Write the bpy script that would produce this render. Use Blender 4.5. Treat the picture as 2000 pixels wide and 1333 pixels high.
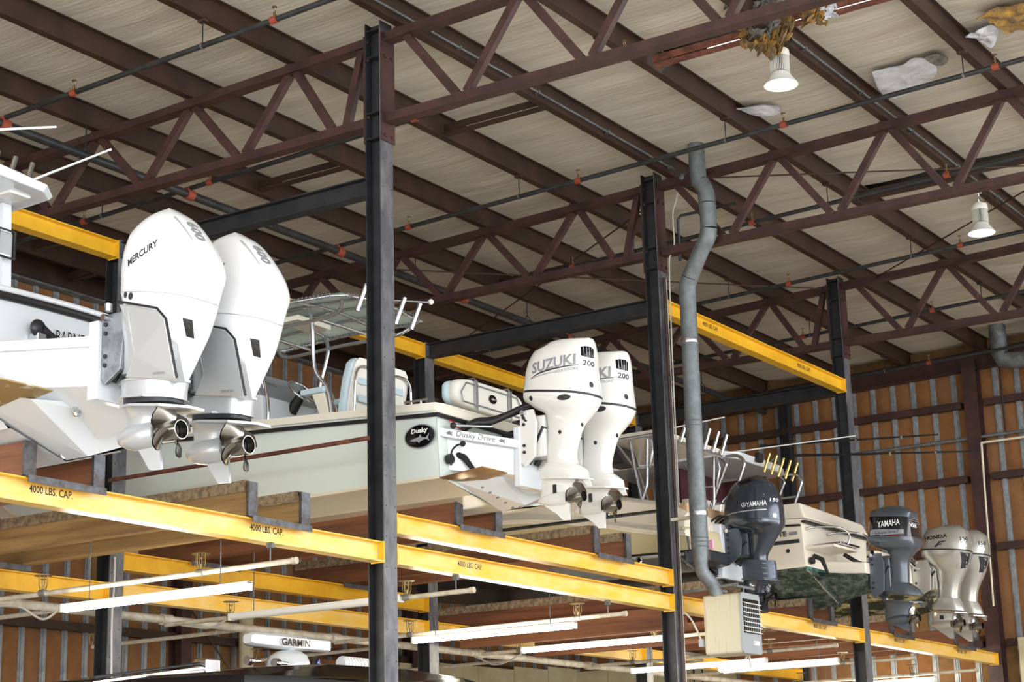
import bpy, bmesh, math, random
from mathutils import Vector, Matrix, noise
from mathutils.bvhtree import BVHTree
for o in list(bpy.data.objects): bpy.data.objects.remove(o)
sc = bpy.context.scene
COL = sc.collection
rnd = random.Random(7)
PI = math.pi

# ------------------------------------------------------------------ camera
YAW, PIT, ROL, FPX = 0.5791, 0.2584, -0.0275, 3604.4
fw = Vector((math.cos(YAW)*math.cos(PIT), math.sin(YAW)*math.cos(PIT), math.sin(PIT)))
r0 = Vector((math.sin(YAW), -math.cos(YAW), 0)); u0 = r0.cross(fw)
rt = r0*math.cos(ROL) + u0*math.sin(ROL); up = -r0*math.sin(ROL) + u0*math.cos(ROL)
cam = bpy.data.cameras.new('camera'); co = bpy.data.objects.new('camera', cam); COL.objects.link(co)
co.matrix_world = Matrix((( rt.x, up.x, -fw.x, 0), (rt.y, up.y, -fw.y, 0), (rt.z, up.z, -fw.z, 1.6), (0,0,0,1)))
cam.sensor_width = 36; cam.lens = FPX/2000*36; cam.clip_end = 200
sc.camera = co
# ------------------------------------------------------------------ world, daylight, exposure
W = bpy.data.worlds.new('sky'); sc.world = W; W.use_nodes = True
bg = W.node_tree.nodes['Background']; bg.inputs[0].default_value = (0.93, 0.96, 1.0, 1); bg.inputs[1].default_value = 6.2
vs = sc.view_settings; vs.view_transform = 'Standard'; vs.look = 'None'; vs.gamma = 1; vs.exposure = -0.2; vs.use_curve_mapping = False
def area(name, loc, target, sx, sy, power, col):
    l = bpy.data.lights.new(name, 'AREA'); l.shape = 'RECTANGLE'; l.size = sx; l.size_y = sy; l.energy = power; l.color = col
    o = bpy.data.objects.new(name, l); COL.objects.link(o); o.location = loc
    o.rotation_euler = (Vector(target)-Vector(loc)).to_track_quat('-Z', 'Y').to_euler(); return o
# daylight entering through the tall roller door behind the camera
area('door_daylight', (-10, -6.8, 2.4), (14, 10, 3.6), 13, 4.6, 600, (1.0, 0.985, 0.96))

# ------------------------------------------------------------------ materials
def s2l(c):
    out = []
    for v in c:
        v /= 255.0
        out.append(v/12.92 if v <= .04045 else ((v+.055)/1.055)**2.4)
    return out
MATS = {}
def M(name, rgb, rough=.5, metal=0., rgb2=None, vs=3., vstr=(1,1,1), bump=0., bs=20., lo=.4, hi=.6, coat=0., alpha=1., trans=0., detail=5.):
    m = bpy.data.materials.new(name); m.use_nodes = True; nt = m.node_tree; b = nt.nodes['Principled BSDF']
    c = s2l(rgb)+[1]; b.inputs['Base Color'].default_value = c
    b.inputs['Roughness'].default_value = rough; b.inputs['Metallic'].default_value = metal
    b.inputs['Coat Weight'].default_value = coat; b.inputs['Coat Roughness'].default_value = .08
    b.inputs['Alpha'].default_value = alpha; b.inputs['Transmission Weight'].default_value = trans
    if rgb2 is not None or bump:
        tc = nt.nodes.new('ShaderNodeTexCoord'); mp = nt.nodes.new('ShaderNodeMapping'); mp.inputs['Scale'].default_value = vstr
        nt.links.new(tc.outputs['Object'], mp.inputs['Vector'])
    if rgb2 is not None:
        n = nt.nodes.new('ShaderNodeTexNoise'); n.inputs['Scale'].default_value = vs; n.inputs['Detail'].default_value = detail; n.inputs['Roughness'].default_value = .62
        nt.links.new(mp.outputs[0], n.inputs['Vector'])
        r = nt.nodes.new('ShaderNodeValToRGB'); r.color_ramp.elements[0].position = lo; r.color_ramp.elements[1].position = hi
        r.color_ramp.elements[0].color = c; r.color_ramp.elements[1].color = s2l(rgb2)+[1]
        nt.links.new(n.outputs['Fac'], r.inputs[0]); nt.links.new(r.outputs[0], b.inputs['Base Color'])
    if bump:
        n2 = nt.nodes.new('ShaderNodeTexNoise'); n2.inputs['Scale'].default_value = bs; n2.inputs['Detail'].default_value = 4
        nt.links.new(mp.outputs[0], n2.inputs['Vector'])
        bp = nt.nodes.new('ShaderNodeBump'); bp.inputs['Strength'].default_value = bump; bp.inputs['Distance'].default_value = .02
        nt.links.new(n2.outputs['Fac'], bp.inputs['Height']); nt.links.new(bp.outputs[0], b.inputs['Normal'])
    MATS[name] = m; return m
def EM(name, rgb, strength):
    m = bpy.data.materials.new(name); m.use_nodes = True; nt = m.node_tree; b = nt.nodes['Principled BSDF']
    b.inputs['Base Color'].default_value = s2l(rgb)+[1]; b.inputs['Emission Color'].default_value = s2l(rgb)+[1]; b.inputs['Emission Strength'].default_value = strength
    MATS[name] = m; return m
M('maroon', (73,45,41), .5, 0, (55,34,31), 4, bump=.08, bs=30)
M('purlin_brown', (64,42,31), .5, 0, (49,32,25), 3, bump=.05)
M('rust', (132,80,60), .8, 0, (92,54,44), 6, bump=.2)
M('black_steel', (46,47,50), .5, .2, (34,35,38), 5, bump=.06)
M('grey_flange', (118,118,120), .5, .3, (84,85,90), 6, (1,1,.35), .08)  # lighter than the web: wear, plus light on that face painted in
M('yellow', (236,186,48), .34, 0, (222,168,34), 2.5, bump=.05)
M('yellow_worn_glare', (238,204,124), .28, 0, (238,190,70), 2.2, (1,.6,3), .06, lo=.42, hi=.62)  # worn yellow with pale highlights put into its colour
M('stencil', (38,34,26), .7)
M('wood_red', (132,84,54), .75, 0, (98,60,40), 4, (1,.12,2.2), .2, 30)
M('wood_tan', (168,134,84), .8, 0, (128,98,58), 4, (1,.12,2.2), .2, 30)
M('carpet', (160,140,112), .95, 0, (116,98,76), 18, bump=.4, bs=60)
M('galv', (150,154,158), .42, .75, (120,124,128), 8, bump=.05)
M('galv_dull', (128,132,134), .55, .5, (102,106,108), 6, bump=.05)
M('rib', (160,164,167), .4, .3, (138,142,145), 8, bump=.05)
M('saddle_steel', (104,106,112), .5, .55, (78,72,68), 7, bump=.1)
M('ceil', (220,213,199), .3, 0, (197,187,170), 1.6, (3.6,.3,1), .5, 7, .35, .68)
M('deck_dark', (48,46,42), .7)
M('insul', (147,100,56), .9, 0, (121,81,46), 2.2, bump=.35, bs=9, lo=.35, hi=.7)
M('insul2', (150,104,62), .9, 0, (116,82,54), 1.6, bump=.35, bs=9, lo=.3, hi=.7)
M('insul_dark', (112,84,52), .9, 0, (140,104,62), 2., bump=.35, bs=9)
M('fluff', (198,152,74), 1, 0, (110,96,76), 7, bump=1., bs=22, lo=.35, hi=.62)
M('fluff_grey', (140,136,130), 1, 0, (104,98,90), 8, bump=1., bs=24)
M('plastic_sheet', (228,230,236), .22, 0, (206,209,216), 5, bump=.6, bs=9)
M('concrete', (196,190,180), .7, 0, (184,178,168), 1.2, bump=.05)
M('cream_panel', (206,196,162), .7, 0, (190,178,140), 1.3, bump=.05)
M('gel_white', (218,222,226), .16, 0, coat=.5)
M('gel_cream', (240,234,216), .2, 0, coat=.4)
M('gel_sea', (214,223,217), .16, 0, coat=.5)
M('gel_tan', (206,192,152), .2, 0, coat=.4)
M('gel_ivory', (232,222,204), .25, 0, coat=.3)
M('gel_black', (26,27,32), .4, 0, coat=.05)
M('flue', (122,128,130), .5, .35, (104,110,112), 7, bump=.06)
M('bottom_grey', (70,68,66), .5)
M('hull_under', (222,212,188), .35)
M('rubber', (26,25,26), .55)
M('wakeboard', (120,70,50), .5)
M('algae', (34,52,46), .75, 0, (96,104,92), 9, (1,1,1.6), .25, 40, .44, .62)
M('algae_edge', (58,116,104), .7, 0, (36,60,56), 9)
M('marl', (40,42,26), .7, 0, (186,172,120), 3.2, (1,.8,2.4), lo=.5, hi=.62)
M('chrome', (214,216,220), .14, 1.)
M('alu', (196,198,202), .26, .95)
M('prop_steel', (150,146,140), .2, 1.)
M('gold', (214,182,104), .25, .9)
M('bronze', (176,140,92), .3, .85, (150,116,70), 5)
M('bronze_old', (170,146,100), .45, .5, (226,222,206), 6, lo=.56, hi=.66)
M('glass_dark', (16,16,18), .08)
M('canvas', (222,234,226), .7, 0, (206,222,214), 2, bump=.15, bs=8)
M('seat_white', (234,232,222), .45)
M('seat_blue', (196,216,224), .45)
M('motor_white', (224,225,227), .12, 0, coat=.7)
M('motor_suz', (222,221,216), .12, 0, coat=.7)
M('motor_silver', (188,191,193), .28, .35, coat=.4)
M('motor_grey', (66,72,83), .2, .5, coat=.7)
M('motor_grey2', (82,88,100), .35, .4, coat=.2)
M('motor_steel', (88,94,102), .35, .4, coat=.3)
M('motor_honda', (196,193,185), .26, .6, coat=.5)
M('motor_black', (20,21,24), .15, 0, coat=.6)
M('dark_trim', (34,35,38), .4)
M('pipe_black', (58,60,60), .42, .3, (44,46,46), 6)
M('pipe_grey', (132,132,126), .55, .2, (108,104,96), 7)
M('pipe_white', (206,200,184), .5, 0, (180,168,146), 6)
M('pvc', (226,218,192), .4)
M('orange', (150,66,42), .6)
M('brass', (150,130,90), .35, .8)
M('heater', (200,194,170), .55, 0, (168,128,90), 3.5, (4,4,.3), lo=.52, hi=.78, detail=8)
M('heater_grey', (160,164,166), .5, .2)
M('lamp_white', (232,230,222), .35)
M('red', (170,40,36), .5)
M('pink', (236,170,196), .5)
M('maroon_cloth', (64,20,32), .8)
M('cushion_tan', (196,166,122), .7)
M('cable', (196,192,182), .5)
M('cable_black', (26,26,28), .5)
M('lbl_grey', (150,152,156), .35, .3)
M('lbl_dark', (44,46,52), .4)
M('lbl_white', (240,240,240), .35)
M('lbl_silver', (206,208,212), .25, .5)
M('black_gloss', (16,16,18), .1, coat=.6)
M('blue', (40,80,200), .4)
EM('tube', (255,246,226), 85)
EM('led', (255,246,226), 60)
EM('lamp_glow', (255,248,228), 3.0)

# ------------------------------------------------------------------ mesh builder
V = Vector
class MB:
    def __init__(s): s.v = []; s.f = []
    def add(s, vs, fs):
        o = len(s.v); s.v += [tuple(p) for p in vs]; s.f += [tuple(i+o for i in f) for f in fs]; return s
    def box(s, lo, hi):
        x0,y0,z0 = lo; x1,y1,z1 = hi
        return s.add([(x0,y0,z0),(x1,y0,z0),(x1,y1,z0),(x0,y1,z0),(x0,y0,z1),(x1,y0,z1),(x1,y1,z1),(x0,y1,z1)],
                     [(3,2,1,0),(4,5,6,7),(0,1,5,4),(1,2,6,5),(2,3,7,6),(3,0,4,7)])
    def bar(s, p, q, w, h, up=(0,0,1)):
        p = V(p); q = V(q); d = (q-p).normalized(); sd = d.cross(V(up))
        if sd.length < 1e-5: sd = d.cross(V((1,0,0)))
        sd.normalize(); u = sd.cross(d).normalized(); a = sd*(w/2); b = u*(h/2)
        return s.add([p-a-b,p+a-b,p+a+b,p-a+b,q-a-b,q+a-b,q+a+b,q-a+b],
                     [(0,1,2,3),(7,6,5,4),(4,5,1,0),(5,6,2,1),(6,7,3,2),(7,4,0,3)])
    def ibeam(s, p, q, depth, fl, tw=.012, tf=.014, up=(0,0,1)):
        p = V(p); q = V(q); u = V(up).normalized()
        s.bar(p+u*(depth/2-tf/2), q+u*(depth/2-tf/2), fl, tf, up); s.bar(p-u*(depth/2-tf/2), q-u*(depth/2-tf/2), fl, tf, up)
        return s.bar(p, q, tw, depth-2*tf, up)
    def tube(s, pts, r, n=8, cap=True):
        pts = [V(p) for p in pts]; m = len(pts); rs = r if isinstance(r, (list,tuple)) else [r]*m
        prev = None; base = len(s.v)
        for i, p in enumerate(pts):
            t = (pts[min(i+1,m-1)]-pts[max(i-1,0)]).normalized()
            if prev is None:
                a = t.cross(V((0,0,1)));
                if a.length < 1e-4: a = t.cross(V((1,0,0)))
            else: a = prev - t*prev.dot(t)
            a.normalize(); b = t.cross(a); prev = a
            for k in range(n):
                an = 2*PI*k/n; s.v.append(tuple(p + (a*math.cos(an)+b*math.sin(an))*rs[i]))
        for i in range(m-1):
            for k in range(n):
                k2 = (k+1)%n; s.f.append((base+i*n+k, base+i*n+k2, base+(i+1)*n+k2, base+(i+1)*n+k))
        if cap: s.f.append(tuple(base+k for k in range(n-1,-1,-1))); s.f.append(tuple(base+(m-1)*n+k for k in range(n)))
        return s
    def cyl(s, p, q, r, r2=None, n=12): return s.tube([p,q], [r, r if r2 is None else r2], n)
    def loft(s, loops, cap0=True, cap1=True):
        n = len(loops[0]); base = len(s.v)
        for L in loops: s.v += [tuple(p) for p in L]
        for i in range(len(loops)-1):
            for k in range(n):
                k2 = (k+1)%n; s.f.append((base+i*n+k, base+i*n+k2, base+(i+1)*n+k2, base+(i+1)*n+k))
        if cap0: s.f.append(tuple(base+k for k in range(n-1,-1,-1)))
        if cap1: s.f.append(tuple(base+(len(loops)-1)*n+k for k in range(n)))
        return s
    def prism(s, poly, off):
        off = V(off); a = [V(p) for p in poly]; return s.loft([a, [p+off for p in a]])
    def lathe(s, c, prof, n=20, axis=(0,0,1), cap=True):
        ax = V(axis).normalized(); a = ax.cross(V((1,0,0)))
        if a.length < 1e-3: a = ax.cross(V((0,1,0)))
        a.normalize(); b = ax.cross(a); c = V(c)
        return s.loft([[c+ax*h+(a*math.cos(2*PI*k/n)+b*math.sin(2*PI*k/n))*max(r,1e-4) for k in range(n)] for r, h in prof], cap, cap)
    def sphere(s, c, r, n=12, sc=(1,1,1)):
        c = V(c); loops = []
        for i in range(n//2+1):
            th = -PI/2+PI*i/(n//2); rr = max(math.cos(th), 1e-3)*r
            loops.append([c+V((rr*math.cos(2*PI*k/n)*sc[0], rr*math.sin(2*PI*k/n)*sc[1], r*math.sin(th)*sc[2])) for k in range(n)])
        return s.loft(loops)
    def mesh(s, name, mat, smooth=None, bevel=0, org=None):
        me = bpy.data.meshes.new(name); me.from_pydata(s.v, [], s.f)
        bm = bmesh.new(); bm.from_mesh(me)
        if org is not None: bmesh.ops.translate(bm, verts=bm.verts, vec=-V(org))
        bmesh.ops.recalc_face_normals(bm, faces=bm.faces)
        if bevel: bmesh.ops.bevel(bm, geom=list(bm.edges), offset=bevel, segments=2, affect='EDGES', profile=.6, clamp_overlap=True)
        bm.to_mesh(me); bm.free()
        me.materials.append(MATS[mat] if isinstance(mat, str) else mat)
        if smooth:
            me.polygons.foreach_set('use_smooth', [True]*len(me.polygons)); me.set_sharp_from_angle(angle=math.radians(smooth))
        me.update(); return me
def wloc(o):
    p = V((0,0,0))
    while o is not None: p = p+V(o.location); o = o.parent
    return p
def link(name, me, parent=None, loc=(0,0,0)):
    o = bpy.data.objects.new(name, me); COL.objects.link(o); o.location = loc
    if parent is not None: o.parent = parent
    return o
def B(mb, name, mat, parent=None, smooth=None, bevel=0, label=None):
    """mesh given in the coordinates of the scene (or of the thing being built at the origin)"""
    org = wloc(parent) if parent is not None else None
    o = link(name, mb.mesh(name, mat, smooth, bevel, org), parent)
    if label: o['label'] = label
    return o
def tag(o, label, cat, group=None):
    o['label'] = label; o['category'] = cat
    if group: o['group'] = group
    return o
def thing(name, label, cat, loc=(0,0,0), group=None):
    o = bpy.data.objects.new(name, None); COL.objects.link(o); o.location = loc; o.empty_display_size = .1
    return tag(o, label, cat, group)
def structure(o): o['kind'] = 'structure'; return o
def copy_tree(o, parent=None):
    c = o.copy(); COL.objects.link(c); c.parent = parent
    for ch in [x for x in bpy.data.objects if x.parent is o]: copy_tree(ch, c)
    return c
_font = {}
def text_mesh(txt, bold=0., shear=0.):
    cu = bpy.data.curves.new('t', 'FONT'); cu.body = txt; cu.resolution_u = 2; cu.offset = bold; cu.shear = shear; cu.align_x = 'CENTER'; cu.align_y = 'CENTER'
    o = bpy.data.objects.new('t', cu); COL.objects.link(o); bpy.context.view_layer.update()
    dg = bpy.context.evaluated_depsgraph_get(); me = bpy.data.meshes.new_from_object(o.evaluated_get(dg))
    vs = [V(v.co) for v in me.vertices]; fs = [tuple(p.vertices) for p in me.polygons]
    bpy.data.objects.remove(o); bpy.data.curves.remove(cu); bpy.data.meshes.remove(me)
    xs = [v.x for v in vs]; ys = [v.y for v in vs]; cx = (min(xs)+max(xs))/2; cy = (min(ys)+max(ys))/2
    return [V((v.x-cx, v.y-cy, 0)) for v in vs], fs, max(xs)-min(xs), max(ys)-min(ys)
def lettering(txt, c, u, v, width, height, mat, parent, name='lettering', bold=.01, shear=0., surf=None, ray=None, off=.003, flat=None):
    """flat lettering laid on a plane, or dropped along ray onto the surface of another mesh"""
    if flat is not None: vs, fs, w, h = flat
    else: vs, fs, w, h = text_mesh(txt, bold, shear)
    if surf is not None:
        bm = bmesh.new(); bv = [bm.verts.new(p) for p in vs]
        for f in fs:
            try: bm.faces.new([bv[i] for i in f])
            except ValueError: pass
        bmesh.ops.subdivide_edges(bm, edges=list(bm.edges), cuts=3 if flat is not None and len(fs) < 40 else 1, use_grid_fill=True)
        bmesh.ops.triangulate(bm, faces=list(bm.faces)); bm.verts.index_update()
        vs = [V(p.co) for p in bm.verts]; fs = [tuple(q.index for q in f.verts) for f in bm.faces]; bm.free()
    u = V(u).normalized(); v = V(v).normalized(); c = V(c); P = []
    bvh = None
    if surf is not None:
        me = surf.data; bvh = BVHTree.FromPolygons([tuple(p.co) for p in me.vertices], [tuple(p.vertices) for p in me.polygons]); so = wloc(surf); r = V(ray).normalized()
    n = u.cross(v).normalized()
    for p in vs:
        q = c+u*(p.x*width/w)+v*(p.y*height/h)
        if bvh:
            hit = bvh.ray_cast(q-so-r*2, r)
            q = (hit[0]+so-r*off) if hit[0] is not None else q-r*off
        else: q = q+n*off
        P.append(q)
    mb = MB(); mb.add(P, fs); return B(mb, name, mat, parent)
def catmull(pts, n=6):
    pts = [V(p) for p in pts]; out = []
    for i in range(len(pts)-1):
        p0 = pts[max(i-1,0)]; p1 = pts[i]; p2 = pts[i+1]; p3 = pts[min(i+2,len(pts)-1)]
        for k in range(n):
            t = k/n; out.append(.5*((2*p1)+(p2-p0)*t+(2*p0-5*p1+4*p2-p3)*t*t+(3*p1-p0-3*p2+p3)*t**3))
    return out+[pts[-1]]
def cable(name, pts, r, mat, label, cat='cable', parent=None, n=6):
    mb = MB(); mb.tube(catmull(pts, n), r, 6); o = B(mb, name, mat, parent, 60)
    if parent is None: tag(o, label, cat)
    return o
# ------------------------------------------------------------------ building shell
X1, S, YF, YR = 14.425, 5.9376, 11.0, 14.778
PX = [X1+S*i for i in range(-1, 4)]           # front face x of the column rows 0..4
XW, YW = 32.55, 20.05
def zb(y): return 9.833-.0253*(y-11)          # underside of the purlins
DP = .30
PUR = [9.27+1.5*k for k in range(-9, 7)] + [19.2]
fl = MB(); fl.box((-30,-30,-.1), (XW+.2,YW+.2,0)); structure(B(fl, 'floor', 'concrete'))
# insulated roof lining, wrinkled between the purlins, with torn openings
def hole(x, y):
    if 17.30 < x < 17.85 and 6.0 < y < 9.2: return True
    if 23.15 < x < 23.75 and 4.7 < y < 9.2: return True
    return False
cm = MB(); nx, ny = 250, 300; gx0, gx1, gy0, gy1 = -4., XW, -4.2, YW
idx = {}
for i in range(nx+1):
    for j in range(ny+1):
        x = gx0+(gx1-gx0)*i/nx; y = gy0+(gy1-gy0)*j/ny
        ph = ((y-9.27)/1.5) % 1.0
        sag = math.sin(ph*PI)
        z = zb(y)+DP-.035*sag + .03*sag*noise.noise(V((x*1.9, y*.55, 3.1))) + .018*sag*noise.noise(V((x*6.5, y*.6+.6*x, 9.)))
        idx[i,j] = len(cm.v); cm.v.append((x,y,z))
for i in range(nx):
    for j in range(ny):
        x = gx0+(gx1-gx0)*(i+.5)/nx; y = gy0+(gy1-gy0)*(j+.5)/ny
        if not hole(x, y): cm.f.append((idx[i,j], idx[i+1,j], idx[i+1,j+1], idx[i,j+1]))
ceiling = structure(B(cm, 'ceiling', 'ceil', smooth=180))
# sheet metal roof deck above the lining, slit open to the sky over the torn places
rd = MB()
def deck(x0, x1, y0, y1): rd.add([(x0,y0,zb(y0)+.52),(x1,y0,zb(y0)+.52),(x1,y1,zb(y1)+.52),(x0,y1,zb(y1)+.52)], [(0,1,2,3)])
for a, b in ((-6,18.06),(18.20,24.50),(24.64,XW+.3)): deck(a, b, -6, YW+.3)
for a, b in ((18.06,18.20),(24.50,24.64)):
    deck(a, b, -6, 5.2); deck(a, b, 9.0, YW+.3)
structure(B(rd, 'roof_deck', 'deck_dark'))
# purlins are parts of the ceiling
for y in PUR:
    mb = MB(); z = zb(y)+DP/2; mb.ibeam((-4,y,z), (XW-.02,y,z), DP-.01, .10, .014, .012); B(mb, 'purlin', 'purlin_brown', ceiling)
mb = MB(); mb.ibeam((-4,YW-.1,zb(20)+.10), (XW-.02,YW-.1,zb(20)+.10), .36, .16); B(mb, 'eave_strut', 'purlin_brown', ceiling)
mb = MB(); mb.box((-4,YW-.22,zb(20)-.13), (XW-.02,YW-.06,zb(20)-.10)); B(mb, 'eave_flashing', 'galv_dull', ceiling)
# struts spanning between neighbouring purlins
for x, ya, yb, m in ((17.35,13.77,15.27,'purlin_brown'),(17.35,10.77,12.27,'purlin_brown'),(17.22,7.77,9.27,'rust'),(17.22,6.27,7.77,'rust'),(23.05,7.77,9.27,'purlin_brown'),
                     (23.05,6.27,7.77,'purlin_brown'),(23.0,13.77,15.27,'purlin_brown'),(18.4,19.2,19.9,'purlin_brown'),(17.1,18.27,19.2,'purlin_brown'),(29.0,6.27,7.77,'purlin_brown')):
    mb = MB(); mb.box((x-.05,ya+.05,zb(ya)+.036), (x-.035,yb-.05,zb(yb)+.16)); mb.box((x-.052,ya+.05,zb(ya)+.02), (x+.05,yb-.05,zb(yb)+.035)); B(mb, 'purlin_strut', m, ceiling)
# diagonal rod bracing under the purlins
for p, q in (((25.4,18.1),(21.0,11.4)),((20.8,15.9),(26.3,11.3)),((26.4,10.45),(23.3,6.3)),((20.5,10.5),(24.6,4.6))):
    mb = MB(); mb.cyl((p[0],p[1],zb(p[1])-.05), (q[0],q[1],zb(q[1])-.05), .011, n=6); B(mb, 'brace_rod', 'purlin_brown', ceiling)
# electrical conduit along two purlins
for y, xa, xb in ((10.77,11.5,20.4),(7.77,17.2,27.5)):
    mb = MB(); mb.cyl((xa,y-.055,zb(y)+.10), (xb,y-.055,zb(y)+.10), .014, n=8)
    x = xa+.8
    while x < xb: mb.box((x-.02,y-.075,zb(y)+.08), (x+.02,y-.02,zb(y)+.12)); x += 1.6
    B(mb, 'conduit', 'galv_dull', ceiling)

# back wall: orange faced insulation between galvanised ribs, girts in front
def wall_panels(parent, n, u0, du, zs, kind, w=.30):
    """u runs along X for the back wall, along Y for the end wall; each panel is a shallow pillow"""
    protos = {}
    for a, b in zs:
        for mi, m in enumerate(kind):
            mb = MB(); h = b-a; d = .03; nu, nv = 3, 3
            if parent is wall_back: P = lambda s, t, k: (s*w, -k, t*h)
            else: P = lambda s, t, k: (-k, s*w, t*h)
            g = [[P(i/nu, j/nv, d*(0 if i in (0,nu) or j in (0,nv) else 1)) for j in range(nv+1)] for i in range(nu+1)]
            vs = [p for r in g for p in r]; fs = [(i*(nv+1)+j, (i+1)*(nv+1)+j, (i+1)*(nv+1)+j+1, i*(nv+1)+j+1) for i in range(nu) for j in range(nv)]
            mb.add(vs, fs); protos[a, mi] = mb.mesh('insulation_panel', m, 60)
    base = wloc(parent)
    for k in range(n):
        u = u0+du*k+(.4-w)/2
        for a, b in zs:
            me = protos[a, rnd.choice([0,0,0,1,1,2] if a < 5 else [0,0,0,1])]
            loc = V((u, YW-.035, a)) if parent is wall_back else V((XW-.035, u, a))
            link('insulation_panel', me, parent, loc-base)
def ribs(parent, n, u0, du, z0, z1):
    mb = MB()
    if parent is wall_back: mb.box((-.055,-.02,z0),(.055,0,z1)); mb.box((-.028,-.045,z0),(.028,-.02,z1))
    else: mb.box((-.02,-.055,z0),(0,.055,z1)); mb.box((-.045,-.028,z0),(-.02,.028,z1))
    me = mb.mesh('wall_rib', 'rib')
    for k in range(n):
        u = u0+du*k
        link('wall_rib', me, parent, (V((u,YW-.03,0)) if parent is wall_back else V((XW-.03,u,0)))-wloc(parent))
mb = MB(); mb.box((-4,YW,0), (XW+.2,YW+.08,10.3)); wall_back = structure(B(mb, 'wall_back', 'insul_dark'))
mb = MB(); mb.box((XW,-4.2,0), (XW+.08,YW+.08,10.6)); wall_right = structure(B(mb, 'wall_right', 'insul_dark'))
RX0 = 17.08-.4*24
wall_panels(wall_back, 64, RX0, .4, [(2.4,4.5),(4.62,7.0),(7.12,9.48)], ('insul2','insul','insul_dark'))
ribs(wall_back, 64, RX0, .4, 2.3, 9.5)
RY0 = 10.27-.4*15
wall_panels(wall_right, 40, RY0, .4, [(2.4,4.5),(4.62,6.2),(6.34,7.48),(7.62,8.86),(9.0,9.62)], ('insul','insul2','insul_dark'))
ribs(wall_right, 40, RY0, .4, 2.3, 9.66)
for z in (4.56,7.06):
    mb = MB(); mb.box((-4,YW-.2,z-.05), (XW-.05,YW-.05,z+.05)); B(mb, 'girt', 'purlin_brown', wall_back)
    mb = MB(); mb.box((-4,YW-.216,z-.062), (XW-.05,YW-.201,z+.062)); B(mb, 'girt_flange', 'purlin_brown', wall_back)
for z in (4.56,6.27,7.55,8.93):
    for ya, yb in ((4.3,10.86),(11.3,14.75),(14.75,20)):
        mb = MB(); mb.box((XW-.199,ya,z-.05), (XW-.05,yb,z+.05)); mb.box((XW-.215,ya,z-.065), (XW-.2,yb,z+.065)); B(mb, 'girt', 'maroon' if yb < 15 else 'purlin_brown', wall_right)
mb = MB(); mb.ibeam((XW-.16,4,zb(4)-.10), (XW-.16,YW-.1,zb(20)-.10), .34, .18); B(mb, 'rake_beam', 'maroon', wall_right)
# steel posts of the end wall and back wall
mb = MB(); mb.ibeam((32.36,11.07,0), (32.36,11.07,9.75), .26, .26, .012, .016, (1,0,0)); B(mb, 'wall_post', 'maroon', wall_right)
mb = MB(); mb.ibeam((32.36,14.85,0), (32.36,14.85,9.6), .2, .2, .012, .016, (0,1,0)); B(mb, 'wall_post', 'black_steel', wall_right)
mb = MB(); mb.ibeam((32.36,17.0,0), (32.36,17.0,9.4), .2, .2, .012, .016, (0,1,0)); B(mb, 'wall_post', 'black_steel', wall_right)
for x in (20.9,26.8):
    mb = MB(); mb.ibeam((x,YW-.2,0), (x,YW-.2,9.5), .24, .22, .012, .016, (0,1,0)); B(mb, 'wall_post', 'maroon', wall_back)
mb = MB(); mb.cyl((22.25,YW-.32,0), (22.25,YW-.32,5.2), .115, n=16); B(mb, 'downpipe', 'cream_panel', wall_back, 60)
mb = MB(); mb.cyl((20.95,YW-.25,5.1), (22.1,YW-.3,3.9), .014, n=6); B(mb, 'brace_rod', 'maroon', wall_back)
# pale lining boards low on the back wall
for i in range(6):
    x = 25.15+1.22*i; h = 4.44+.045*i+.02*((i*7)%3-1)
    mb = MB(); mb.box((x,YW-.26,2.2), (x+1.205,YW-.235,h)); B(mb, 'lining_board', 'cream_panel', wall_back)
for i in range(4):
    y = 16.2+.95*i; mb = MB(); mb.box((XW-.26,y,2.2), (XW-.235,y+.94,4.72-.03*i)); B(mb, 'lining_board', 'cream_panel', wall_right)
mb = MB(); mb.box((24.15,YW-.25,2.2), (25.1,YW-.225,4.42)); B(mb, 'lining_board', 'insul2', wall_back)
# grey cover panel on the end wall, right of the post
mb = MB(); mb.box((32.2,9.6,2.5), (32.24,10.62,4.62)); B(mb, 'cover_panel', 'cream_panel', wall_right, bevel=.02)
# conduits on the end wall
for a, b, r, m in (((32.28,4.5,8.28),(32.28,13.9,8.28),.03,'galv_dull'),((32.24,4.5,8.16),(32.24,10.95,8.16),.022,'pvc'),((32.24,10.95,8.16),(32.24,11.0,5.2),.022,'pvc'),((32.3,10.5,8.2),(32.3,10.5,9.6),.016,'black_steel')):
    mb = MB(); mb.cyl(a, b, r, n=8); B(mb, 'conduit', m, wall_right, 60)
# roof vent elbow near the end wall
mb = MB(); mb.tube([(31.6,10.25,zb(10)+.5),(31.6,10.25,9.60),(31.6,10.21,9.48),(31.62,10.0,9.43),(31.7,7.0,9.46)], .15, 16); tag(B(mb, 'vent_duct', 'galv_dull', None, 50), 'grey round vent duct elbow under the roof at the far end wall', 'duct')
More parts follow.
